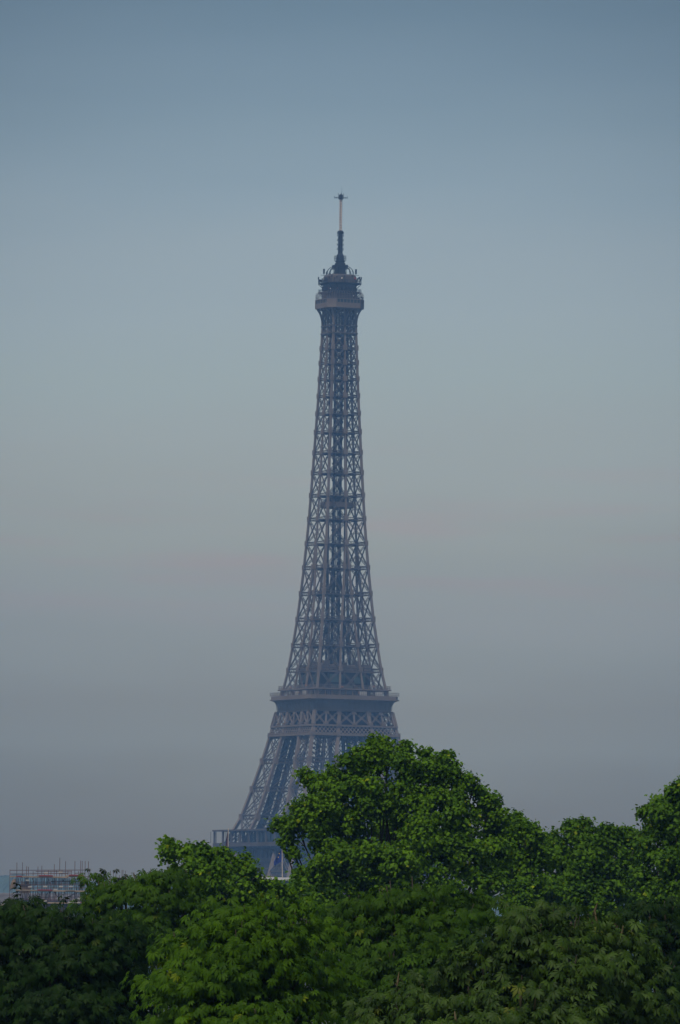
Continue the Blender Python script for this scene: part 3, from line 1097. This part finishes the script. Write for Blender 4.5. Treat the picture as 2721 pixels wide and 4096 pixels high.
for a_ in ((40, 270, 3508), (262, 336, 3505), (62, 362, 3564), (190, 402, 3613)):
    slab(*a_, 0.2, 0.1, 2.9, M['plank'], 'deck')
for px0, px1, py in ((65, 88, 3505), (155, 212, 3503), (276, 335, 3501), (62, 150, 3561), (150, 210, 3560), (262, 300, 3562), (322, 384, 3610)):
    slab(px0, px1, py, 0.17, 0.0, 0.06, M['red'] if px0 not in (62, 262) else M['stone'], 'toe_board')
slab(272, 322, 3610, 0.2, -0.02, 0.05, M['white'], 'toe_board')
for px, py, mt in ((120, 3547, 'white'), (181, 3546, 'white'), (184, 3491, 'white'), (243, 3489, 'white'), (244, 3546, 'white'), (284, 3546, 'zinc'), (180, 3603, 'white'),
                   (297, 3600, 'white'), (353, 3600, 'red'), (222, 3558, 'zinc'), (319, 3594, 'zinc'), (110, 3521, 'zinc')):
    slab(px - 7.5, px + 7.5, py, 0.21, 0.18, 0.22, M[mt], 'notice_panel')
st = MB()
for (x0, y0), (x1, y1) in (((275, 3587), (309, 3566)), ((320, 3557), (334, 3550))):
    st.beam(sp(x0, y0, 1.6), sp(x1, y1, 1.6), 0.16, 0.7, (0, 1, 0))
st.build('stair_flight', M['zinc'], sc)
ch = MB()
pa, pb = sp(60, 3515, 0.2), sp(50, 3555, 0.2)
ch.tube([pa, pa.lerp(pb, 0.4), pb], [0.16, 0.4, 0.42], 10)
ch.build('rubbish_chute', M['brownstone'], sc)
sk = empty('scaffolding', (S0.x, SY, 0))
tag(sk, 'bare scaffold poles showing above the dark chestnut beside the scaffolded roof', 'scaffolding')
m = MB()
zt = sp(400, 3622).z
for px, py in ((401, 3480), (440, 3482), (452, 3479), (463, 3478), (487, 3479), (492, 3479), (500, 3482), (424, 3500), (476, 3500)):
    a_ = sp(px, py, 1.0 + (px % 3) * 0.8)
    m.beam((a_.x, a_.y, 0.0), a_, 0.07)
for py in (3512, 3530, 3560, 3590):
    m.beam(sp(395, py, 0.9), sp(505, py - 1, 0.9), 0.07)
    m.beam(sp(395, py + 4, 2.8), sp(505, py + 3, 2.8), 0.07)
m.build('tube_frame', M['steel'], sk)
m = MB()
for py in (3535, 3585):
    a_, b_ = sp(395, py), sp(505, py)
    m.box(((a_.x + b_.x) / 2, 1.8, a_.z), (b_.x - a_.x, 2.0, 0.14))
m.build('deck', M['plank'], sk)

# ------------------------------------------------------------------ pale vaulted hall in front of the tower foot, with two flagpoles
HY = 1500.0
hc = at(1120, 3523, HY)
vb = empty('vaulted_hall', (hc.x, HY, 0))
tag(vb, 'grey hall with a pale rounded roof, glimpsed between trees below the iron tower', 'building')
ht = hc.z
rise = at(1120, 3509, HY).z - ht
m = MB()
m.box((0, 9, ht / 2), (30, 18, ht))
for i in range(15):
    m.beam((-14 + 2 * i, -0.1, 0.0), (-14 + 2 * i, -0.1, ht - 0.3), 0.3, 0.25, (0, 1, 0))
m.build('wall', M['greywall'], vb)
m = MB()
secs = []
for x in (-15.3, 15.3):
    secs.append([(x, -0.5, ht)] + [(x, 9 - 9.5 * math.cos(math.pi * i / 14), ht + 0.1 + rise * math.sin(math.pi * i / 14)) for i in range(15)] + [(x, 18.5, ht)])
m.rings(secs)
m.build('roof', M['zinc'], vb)
for i in range(7):
    w = MB(); w.box((-12 + 4 * i, -0.05, ht - 1.8), (1.1, 0.14, 1.6)); w.build('window', M['glass'], vb)
m = MB()
a_, b_ = at(1040, 3506, HY + 14), at(1096, 3503, HY + 14)
m.box(((a_.x + b_.x) / 2 - hc.x, 13.5, a_.z - 0.1), (b_.x - a_.x, 1.2, 0.5))
m.build('ridge_vent', M['brownstone'], vb)


def flagpole(px, ptop, pbase_z, Y, flag_px, flag_py0, flag_py1, mat, label, stars=False):
    base = at(px, 3600, Y)
    e = empty('flagpole', (base.x, Y, pbase_z))
    tag(e, label, 'flagpole')
    t_ = at(px, ptop, Y)
    m = MB()
    m.tube([(0, 0, 0), (t_.x - base.x, 0, t_.z - pbase_z)], [0.13, 0.09], 8)
    m.tube([(t_.x - base.x, 0, t_.z - pbase_z), (t_.x - base.x, 0, t_.z - pbase_z + 0.18)], [0.14, 0.03], 8)
    m.build('pole', M['pole'], e)
    # cloth hanging slack in folds
    f = MB()
    a_, b_ = at(px, flag_py0, Y), at(px, flag_py1, Y)
    w = at(px + flag_px, flag_py0, Y).x - a_.x
    n = 14
    secs = []
    for i in range(9):
        t = i / 8
        z = a_.z + (b_.z - a_.z) * t - pbase_z
        wid = w * (0.25 + 0.75 * min(1, t * 1.3)) * (1 - 0.25 * max(0, t - 0.7))
        row, back = [], []
        for j in range(n):
            s = j / (n - 1)
            xx = (t_.x - base.x) + (0.08 if w > 0 else -0.08) + wid * s
            yy = 0.22 * math.sin(s * 11 + t * 2.0) * (0.3 + s)
            zz_ = z - 0.9 * s * (0.4 + 0.6 * t)
            row.append((xx, yy - 0.02, zz_)); back.append((xx, yy + 0.02, zz_))
        secs.append(row + back[::-1])
    f.rings(secs)
    fo = f.build('flag', mat, e)
    if stars:
        s_ = MB()
        for k in range(2):
            xx = (t_.x - base.x) + w * (0.35 + 0.12 * k)
            zz_ = a_.z - pbase_z + (b_.z - a_.z) * (0.35 + 0.3 * k)
            s_.tube([(xx, -0.30, zz_), (xx, -0.34, zz_)], [0.13, 0.13], 5)
        s_.build('star', M['gold'], fo)
    return e


flagpole(914, 3317, 0.0, 1500.0, -12, 3325, 3395, M['flagred'], 'pale flagpole with a dark red flag hanging slack, at the tower gallery corner')
flagpole(1129, 3392, ht + rise * 0.6, 1503.0, -32, 3398, 3446, M['flagblue'], 'flagpole with a blue starred flag drooping, above the pale rounded roof', True)

# ------------------------------------------------------------------ trees


def unit(v):
    return v / np.maximum(np.linalg.norm(v, axis=-1, keepdims=True), 1e-9)


# leaf outlines: (x along the leaf, y across, z out of it) and triangles
PL_V = np.array([(0, 0, 0), (0.15, -0.52, -0.06), (0.42, -0.22, 0.05), (0.78, -0.40, -0.08), (1.05, 0, -0.16), (0.78, 0.40, -0.08), (0.42, 0.22, 0.05), (0.15, 0.52, -0.06)])
PL_F = np.array([(0, 1, 2), (0, 2, 6), (2, 3, 4), (2, 4, 6), (4, 5, 6), (0, 6, 7)])


def palmate():
    vs, fs = [], []
    for i, (ang, ln) in enumerate(((-1.7, .66), (-1.0, .88), (-0.36, 1.04), (0.33, 1.06), (0.98, .9), (1.68, .64))):
        ca_, sa_ = math.cos(ang), math.sin(ang)
        o = len(vs)
        for x, y, z in ((0.06, 0, 0.0), (0.62, -0.17, -0.12), (0.62, 0.17, -0.12), (0.55, 0, -0.04), (1.0, 0, -0.40)):
            x, y, z = x * ln, y * ln, z * ln
            vs.append((x * ca_ - y * sa_, x * sa_ + y * ca_, z))
        fs += [(o, o + 1, o + 3), (o, o + 3, o + 2), (o + 1, o + 4, o + 3), (o + 3, o + 4, o + 2)]
    return np.array(vs), np.array(fs)


PA_V, PA_F = palmate()


def leaves_mesh(name, pos, xdir, nrm, size, tone, LV, LF, mat, parent):
    n = len(pos)
    x = unit(xdir - nrm * np.sum(xdir * nrm, 1, keepdims=True))
    y = np.cross(nrm, x)
    k = len(LV)
    V = (pos[:, None, :] + size[:, None, None] * (LV[None, :, 0, None] * x[:, None, :] + LV[None, :, 1, None] * y[:, None, :] + LV[None, :, 2, None] * nrm[:, None, :])).reshape(-1, 3)
    Fc = (LF[None] + (np.arange(n) * k)[:, None, None]).reshape(-1)
    me = bpy.data.meshes.new(name)
    nf = n * len(LF)
    me.vertices.add(len(V)); me.vertices.foreach_set('co', V.ravel().astype(np.float32))
    me.loops.add(nf * 3); me.loops.foreach_set('vertex_index', Fc.astype(np.int32))
    me.polygons.add(nf)
    me.polygons.foreach_set('loop_start', (np.arange(nf) * 3).astype(np.int32))
    me.update(calc_edges=True)
    a = me.attributes.new('tone', 'FLOAT', 'POINT')
    a.data.foreach_set('value', np.repeat(tone, k).astype(np.float32))
    me.materials.append(mat)
    o = bpy.data.objects.new(name, me)
    COL.objects.link(o)
    o.parent = parent
    return o


TS = 0.62


def tree(name, species, Y, lobes, mat, label, trunk_px, leaf, dens, bulge=0.0, seed=0, group=None, spikes=0, wood=True):
    """lobes: (px, py, radius px[, dy metres]) of the boughs that make up the crown"""
    rg = np.random.default_rng(1000 + seed)
    Y, leaf = Y * TS, leaf * TS
    C, Rr = [], []
    topy = min(l[1] for l in lobes)
    midx = (min(l[0] for l in lobes) + max(l[0] for l in lobes)) / 2
    halfw = (max(l[0] for l in lobes) - min(l[0] for l in lobes)) / 2
    for l in lobes:
        dy = (l[3] if len(l) > 3 else 0.0) + (2.6 if species == 'chestnut' else 1.5) * min(1.2, abs(l[0] - midx) / halfw) ** 2.2 - min(4.0, bulge * (l[1] - topy) / FPX * Y) + rg.normal() * 0.25 * l[2] / FPX * Y
        c = at(l[0], l[1], Y)
        c = c + (c - Vector((0, 0, CAMZ))) * (dy / Y)
        C.append(c); Rr.append(max(l[2] - (13 if species == 'plane' else 5), 8) / FPX * Y)
    C, Rr = np.array(C), np.array(Rr)
    tb = at(trunk_px, 3836, Y)
    root = empty(name, (tb.x, Y + 0.5, 0))
    tag(root, label, 'tree', group)
    off = np.array([tb.x, Y + 0.5, 0])
    P_, X_, N_, S_, T_ = [], [], [], [], []
    for i, (c, r) in enumerate(zip(C, Rr)):
        if species == 'plane':
            ncl = int(dens * 92 * (r / TS) ** 2) + 14
            ns = max(4, int(12 * (r / TS / 1.1) ** 1.6))
            sd = unit(rg.normal(size=(ns, 3)) + np.array([0, -0.3, 0.4]))
            sc_ = c + sd * (r * (0.62 + 0.22 * rg.random((ns, 1))))
            sr = r * (0.21 + 0.16 * rg.random(ns)) * max(1.0, (1.1 * TS / r) ** 0.4) * min(1.0, (1.2 * TS / r) ** 0.5)
            w_ = rg.choice(ns, ncl * 2, p=sr ** 2 / np.sum(sr ** 2))
            d = unit(rg.normal(size=(ncl * 2, 3)) + np.array([0, -0.1, 0.45]))
            q = sc_[w_] + d * (sr[w_] * (0.55 + 0.5 * rg.random(ncl * 2) ** 0.6))[:, None]
            fill = rg.random(ncl * 2) < 0.33
            q[fill] = c + unit(rg.normal(size=(fill.sum(), 3))) * (r * 0.72 * rg.random((fill.sum(), 1)) ** 0.4)
        else:
            ncl = int(dens * 70 * (r / TS) ** 2) + 6
            d = unit(rg.normal(size=(ncl * 2, 3)))
            core = rg.random(ncl * 2) < 0.33
            d[:, 2] = np.where(core, d[:, 2], np.where(d[:, 2] < -0.15, -d[:, 2], d[:, 2]))
            rad = r * np.where(core, 0.25 + 0.4 * rg.random(ncl * 2), 0.84 + 0.26 * rg.random(ncl * 2))
            q = c + d * rad[:, None] * np.array([1.15, 1.0, 0.9])
            tier = 0.5 * TS
            hr = np.linalg.norm((q - c)[:, :2], axis=1)
            zt_ = q[:, 2] + 0.35 * hr - i * 0.37
            zs_ = np.round(zt_ / tier) * tier + rg.normal(size=len(q)) * 0.07 * TS
            q[:, 2] = np.where(rg.random(len(q)) < 0.7, zs_ - 0.35 * hr + i * 0.37, q[:, 2])
        inside = np.zeros(len(q), bool)
        for j, (c2, r2) in enumerate(zip(C, Rr)):
            if j != i:
                inside |= np.linalg.norm(q - c2, axis=1) < r2 * 0.62
        keep = ~inside | (rg.random(len(q)) < 0.16)
        keep &= (q[:, 1] < c[1] + 0.35 * r) | (rg.random(len(q)) < 0.45)
        q, d = q[keep][:ncl], d[keep][:ncl]
        for qc, dc in zip(q, d):
            outw = unit(dc + np.array([0, -0.25, 0.55]))
            if species == 'plane':
                nl = rg.integers(11, 20)
                sp_ = leaf * 0.95
                p = qc + rg.normal(size=(nl, 3)) * sp_ * np.array([1, 1, 0.75])
                nrm = unit(outw + rg.normal(size=(nl, 3)) * 0.4)
                xd = unit(dc * 0.6 + np.array([0, 0, -0.75]) + rg.normal(size=(nl, 3)) * 0.6)
            else:
                nl = rg.integers(6, 11)
                side = unit(np.array([dc[0], dc[1], 0]) + rg.normal(size=3) * 0.25)
                tang = np.cross(side, [0, 0, 1.0])
                a_ = rg.random(nl) - 0.35
                b_ = rg.normal(size=nl) * 0.45
                p = qc + (side * a_[:, None] + tang * b_[:, None]) * leaf * 2.1 + np.array([0, 0, 1.0]) * (rg.normal(size=nl) * 0.16 - 0.45 * np.abs(b_) * 0.5 - 0.35 * np.maximum(a_, 0))[:, None] * leaf
                nrm = unit(np.array([0, 0, 0.8]) + side * 0.75 + np.array([0, -0.3, 0]) + rg.normal(size=(nl, 3)) * 0.24)
                xd = unit(side * 0.7 + np.array([0, 0, -0.9]) + tang * b_[:, None] * 1.3 + rg.normal(size=(nl, 3)) * 0.32)
            ct = rg.random() * 0.62
            tn = np.clip(ct + rg.random(nl) * 0.28, 0, 0.95)
            r_ = rg.random(nl)
            tn = np.where(r_ > 0.99, 0.98, tn)
            tn = np.where(r_ > 0.99993, 1.0, tn)
            P_.append(p); X_.append(xd); N_.append(nrm); T_.append(tn)
            S_.append(leaf * (0.5 + 0.62 * rg.random(nl)))
    P_ = np.concatenate(P_) - off
    LV, LF = (PL_V, PL_F) if species == 'plane' else (PA_V, PA_F)
    sz = np.concatenate(S_) * (1.0 if species == 'plane' else 0.56)
    leaves_mesh('crown', P_, np.concatenate(X_), np.concatenate(N_), sz, np.concatenate(T_), LV, LF, mat, root)
    # trunk, and a limb to every bough
    m = MB()
    lowz = min(C[:, 2].min() - 0.5, 6.0)
    fork = np.array([0.0, 0.0, max(2.2, lowz - 1.5)])
    tr_r = 0.34 if species == 'plane' else 0.25
    m.tube([(0, 0, -0.05), (0.02, 0, 0.5), (0.05, 0.03, fork[2] * 0.6), tuple(fork)], [tr_r * 1.5, tr_r * 1.05, tr_r * 0.95, tr_r * 0.85], 10)
    topc = C[:, 2].max()
    hub = np.array([C[:, 0].mean() - off[0], C[:, 1].mean() - off[1] + 0.3, (fork[2] + topc) / 2])
    m.tube([tuple(fork), tuple(fork * 0.5 + hub * 0.5 + [0.15, 0.1, 0]), tuple(hub)], [tr_r * 0.85, tr_r * 0.62, tr_r * 0.45], 8)
    m.build('trunk', M['bark'], root, True)
    lm = MB()
    for c, r in zip(C, Rr):
        e = c - off + np.array([0, 0, 0.3 * r])
        f = rg.random() * 0.5 + 0.35
        s0 = fork + (hub - fork) * f
        mid_ = s0 * 0.45 + e * 0.55 + np.array([rg.normal() * 0.2, rg.normal() * 0.2, -0.12 * np.linalg.norm(e - s0)])
        lm.tube([tuple(s0), tuple(mid_), tuple(e)], [0.065, 0.035, 0.013], 6)
        for _ in range(3):
            d2 = unit(rg.normal(size=3) + np.array([0, -0.3, 0.5]))
            lm.tube([tuple(e * 0.75 + mid_ * 0.25), tuple(e + d2 * r * 0.85)], [0.016, 0.005], 5)
    lm.build('limb', M['bark'], root, True)
    if spikes:
        sel = rg.choice(len(C), spikes)
        for i in sel:
            d = unit(rg.normal(size=3) * np.array([1, 0.6, 0.3]) + np.array([0, -0.7, 0.75]))
            b_ = C[i] + d * Rr[i] * 0.95 - off
            s_ = MB()
            hgt = rg.uniform(0.10, 0.16)
            tl = rg.normal(size=2) * 0.03
            pts = [(b_[0] + tl[0] * t, b_[1] + tl[1] * t, b_[2] + hgt * t) for t in (-0.3, 0.2, 0.6, 1.0)]
            s_.tube(pts, [0.005, 0.014, 0.010, 0.003], 6)
            s_.build('flower_spike', M['spike'], root)
    return root


def grid(x0, x1, ys, step, r):
    o = []
    for i, y in enumerate(ys):
        x = x0 + (step / 2 if i % 2 else 0)
        while x <= x1:
            back = random.random() < 0.17
            o.append((x + random.uniform(-18, 18), y + random.uniform(-18, 18), r * (1.15 if back else random.uniform(0.74, 1.22)), 1.1 if back else random.uniform(-0.35, 0.35)))
            x += step
    return o


GP, GC_ = 'plane trees beyond the chestnuts', 'horse chestnuts at the front'
tree('plane_tree', 'plane', 320, [
    (1508, 3055, 88), (1553, 3015, 38), (1478, 3020, 40), (1408, 3100, 76), (1438, 3060, 46), (1608, 3077, 76), (1626, 3015, 30), (1698, 3097, 84), (1748, 3065, 50), (1778, 3120, 86), (1818, 3180, 82),
    (1858, 3125, 46), (1338, 3165, 76), (1273, 3145, 56), (1233, 3125, 34), (1348, 3115, 38), (1233, 3267, 74), (1178, 3301, 58), (1136, 3305, 28), (1153, 3360, 38), (1168, 3410, 26), (1308, 3265, 105), (1458, 3195, 130),
    (1608, 3215, 130), (1748, 3255, 130), (1858, 3315, 95), (1943, 3250, 76), (1968, 3205, 38), (1998, 3315, 92), (1408, 3335, 100, 1.0), (1548, 3345, 110, 3.2), (1698, 3375, 140),
    (1848, 3445, 125), (1358, 3455, 110), (1488, 3475, 130), (1628, 3495, 130), (1288, 3485, 90), (1223, 3515, 66), (1273, 3595, 95), (1408, 3565, 130), (1568, 3595, 130), (1958, 3445, 115), (1748, 3575, 125), (1938, 3565, 110), (1303, 3677, 76), (1243, 3660, 52), (1623, 2985, 17), (1786, 3029, 21), (1814, 3067, 24), (1898, 3149, 22), (1920, 3169, 24), (1544, 2972, 19), (1499, 2965, 21), (1216, 3095, 22), (1327, 3087, 20), (1430, 3013, 24), (1384, 3035, 22), (1698, 3007, 22), (1108, 3291, 15), (1268, 3335, 62), (1253, 3210, 46), (1198, 3225, 30), (1298, 3385, 60)],
     M['lv_plane'], 'broad tallest plane tree hiding the right foot of the iron tower', 1600, 0.19, 0.9, 0.35, 1, GP)
tree('plane_tree', 'plane', 335, [
    (2060, 3335, 66), (2042, 3285, 24), (2115, 3370, 66), (2120, 3322, 24), (2050, 3430, 105), (2145, 3440, 95), (2060, 3540, 105), (2160, 3560, 105), (2080, 3620, 90), (2170, 3650, 90), (2178, 3388, 48), (2150, 3352, 26), (2058, 3266, 17), (2117, 3308, 17), (2080, 3290, 18)],
     M['lv_plane'], 'low plane tree just right of the broad tallest one', 2100, 0.20, 0.85, 0.3, 2, GP)
tree('plane_tree', 'plane', 342, [
    (2235, 3400, 62), (2300, 3358, 58), (2290, 3308, 24), (2338, 3328, 42), (2390, 3380, 60), (2420, 3343, 28), (2470, 3393, 62), (2510, 3353, 28), (2545, 3403, 62), (2260, 3470, 105), (2380, 3480, 115), (2500, 3480, 105),
    (2300, 3590, 115), (2430, 3590, 110), (2560, 3580, 105), (2250, 3660, 90), (2400, 3670, 90), (2292, 3300, 20), (2336, 3292, 20), (2312, 3308, 26), (2417, 3316, 20), (2412, 3333, 18), (2475, 3330, 18), (2508, 3328, 19), (2217, 3342, 20), (2500, 3366, 34), (2552, 3370, 50), (2440, 3350, 30), (2200, 3400, 50), (2350, 3410, 80)],
     M['lv_plane_far'], 'mid-height plane tree with three sprigs on top, in the dip of the tree line', 2390, 0.20, 0.85, 0.3, 3, GP)
tree('plane_tree', 'plane', 310, [
    (2626, 3299, 72), (2594, 3324, 48), (2674, 3276, 82), (2644, 3226, 30), (2739, 3244, 92), (2704, 3184, 38), (2739, 3164, 46), (2614, 3414, 80), (2714, 3384, 105), (2704, 3494, 115), (2619, 3524, 95), (2794, 3314, 120),
    (2804, 3464, 120), (2714, 3614, 115), (2814, 3614, 120), (2634, 3624, 90), (2636, 3204, 17), (2697, 3164, 20), (2730, 3142, 22), (2574, 3250, 24)],
     M['lv_plane_far'], 'tall rounded plane tree cut off by the right edge', 2720, 0.20, 0.85, 0.3, 4, GP)
tree('plane_tree', 'plane', 285, [
    (672, 3385, 26), (690, 3425, 46), (757, 3398, 24), (770, 3440, 54), (830, 3430, 48), (815, 3398, 18), (890, 3440, 58), (950, 3460, 58), (880, 3520, 84), (780, 3510, 76), (705, 3490, 46), (990, 3505, 50), (1035, 3540, 42), (960, 3580, 76),
    (1062, 3590, 50), (870, 3620, 95), (1000, 3650, 86), (1100, 3640, 56), (780, 3600, 80), (1190, 3640, 60), (1120, 3580, 42), (1172, 3578, 42), (1100, 3546, 26), (1180, 3546, 30)],
     M['lv_plane'], 'plane tree with a sprig on its shoulder, left of the iron tower foot', 890, 0.185, 0.85, 0.3, 5, GP)
tree('chestnut_tree', 'chestnut', 200, [
    (395, 3540, 32), (440, 3560, 42), (500, 3542, 40), (560, 3522, 44), (612, 3516, 44), (665, 3504, 40), (710, 3544, 64), (368, 3596, 26), (412, 3602, 40), (432, 3648, 36), (480, 3614, 70), (590, 3604, 90), (700, 3634, 90), (800, 3644, 76),
    (520, 3694, 80), (620, 3714, 90), (730, 3734, 90), (830, 3734, 80), (580, 3804, 90), (700, 3834, 90), (800, 3834, 80)],
     M['lv_chest'], 'spreading chestnut whose left bough reaches toward the scaffolding', 620, 0.36, 1.25, 0.5, 6, GC_)
tree('chestnut_tree', 'chestnut', 150, [
    (0, 3679, 62), (60, 3674, 56), (110, 3666, 52), (83, 3626, 22), (160, 3699, 52), (245, 3672, 46), (200, 3724, 50), (300, 3704, 54), (370, 3714, 60), (440, 3739, 70), (520, 3780, 76), (-60, 3680, 70)]
     + grid(-60, 560, (3775, 3865, 3955, 4045, 4135), 100, 84) + grid(-60, 600, (4250, 4380), 190, 130),
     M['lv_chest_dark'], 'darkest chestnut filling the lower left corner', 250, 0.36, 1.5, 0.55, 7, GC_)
tree('chestnut_tree', 'chestnut', 142, [
    (905, 3692, 52), (980, 3676, 60), (1065, 3672, 70), (1150, 3684, 70), (1225, 3722, 66), (690, 3768, 42), (770, 3800, 70), (860, 3772, 76), (870, 3720, 40)]
     + grid(940, 1240, (3770,), 95, 84) + grid(740, 1290, (3860,), 98, 86) + grid(690, 1300, (3950, 4040), 98, 88) + grid(660, 1320, (4130,), 98, 88) + grid(700, 1300, (4250, 4380), 190, 130),
     M['lv_chest_bright'], 'bright green chestnut front and centre, under the tower', 980, 0.35, 1.2, 0.6, 8, GC_)
tree('chestnut_tree', 'chestnut', 165, [
    (1420, 3650, 70), (1500, 3612, 66), (1575, 3590, 66), (1650, 3580, 70), (1740, 3606, 72), (1830, 3630, 62), (1910, 3640, 54), (1975, 3690, 46), (2030, 3720, 44), (1360, 3730, 74)]
     + grid(1420, 1940, (3720,), 105, 92) + grid(1370, 1940, (3815, 3905), 105, 92) + grid(1330, 1900, (4000, 4100), 110, 95) + grid(1350, 1900, (4230, 4370), 200, 140),
     M['lv_chest'], 'mid green drooping chestnut right of the brightest one', 1640, 0.37, 1.0, 0.6, 9, GC_)
tree('chestnut_tree', 'chestnut', 128, [
    (2110, 3715, 52), (2195, 3712, 54), (2285, 3702, 56), (2370, 3702, 56), (2440, 3730, 50), (2060, 3730, 46), (2500, 3760, 50), (2010, 3785, 60), (1930, 3840, 56), (1860, 3890, 56), (1780, 3940, 56), (1690, 3950, 54), (1610, 3970, 56), (1530, 4020, 60)]
     + grid(2080, 2480, (3800,), 96, 80) + grid(1990, 2560, (3890,), 98, 84) + grid(1890, 2600, (3975,), 98, 84) + grid(1580, 2640, (4060,), 98, 84) + grid(1500, 2660, (4150,), 110, 90) + grid(1560, 2640, (4260, 4390), 200, 130),
     M['lv_chest_pale'], 'pale sheened chestnut with withered flower spikes, lower right', 2150, 0.35, 1.2, 0.6, 10, GC_, spikes=18)
tree('chestnut_tree', 'chestnut', 172, [
    (2530, 3668, 52), (2600, 3650, 54), (2670, 3662, 58), (2740, 3690, 64), (2560, 3740, 70), (2650, 3750, 80), (2740, 3780, 80)]
     + grid(2570, 2800, (3850, 3945, 4040, 4135), 100, 88) + grid(2580, 2820, (4250, 4380), 190, 130),
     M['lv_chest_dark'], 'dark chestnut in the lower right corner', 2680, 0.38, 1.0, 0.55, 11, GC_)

# ------------------------------------------------------------------ haze
hz = MB()
hz.box((0, 2900, 166), (8800, 6600, 336))
hm = bpy.data.materials.new('haze')
hm.use_nodes = True
t = hm.node_tree
t.nodes.clear()
o_ = t.nodes.new('ShaderNodeOutputMaterial')
pv = t.nodes.new('ShaderNodeVolumePrincipled')
pv.inputs['Color'].default_value = (0.24, 0.50, 1.0, 1)
pv.inputs['Absorption Color'].default_value = (1, 1, 1, 1)
pv.inputs['Density'].default_value = 0.00013
pv.inputs['Anisotropy'].default_value = 0.0
t.links.new(pv.outputs[0], o_.inputs['Volume'])
ho = hz.build('haze', hm)
tag(ho, kind='stuff')
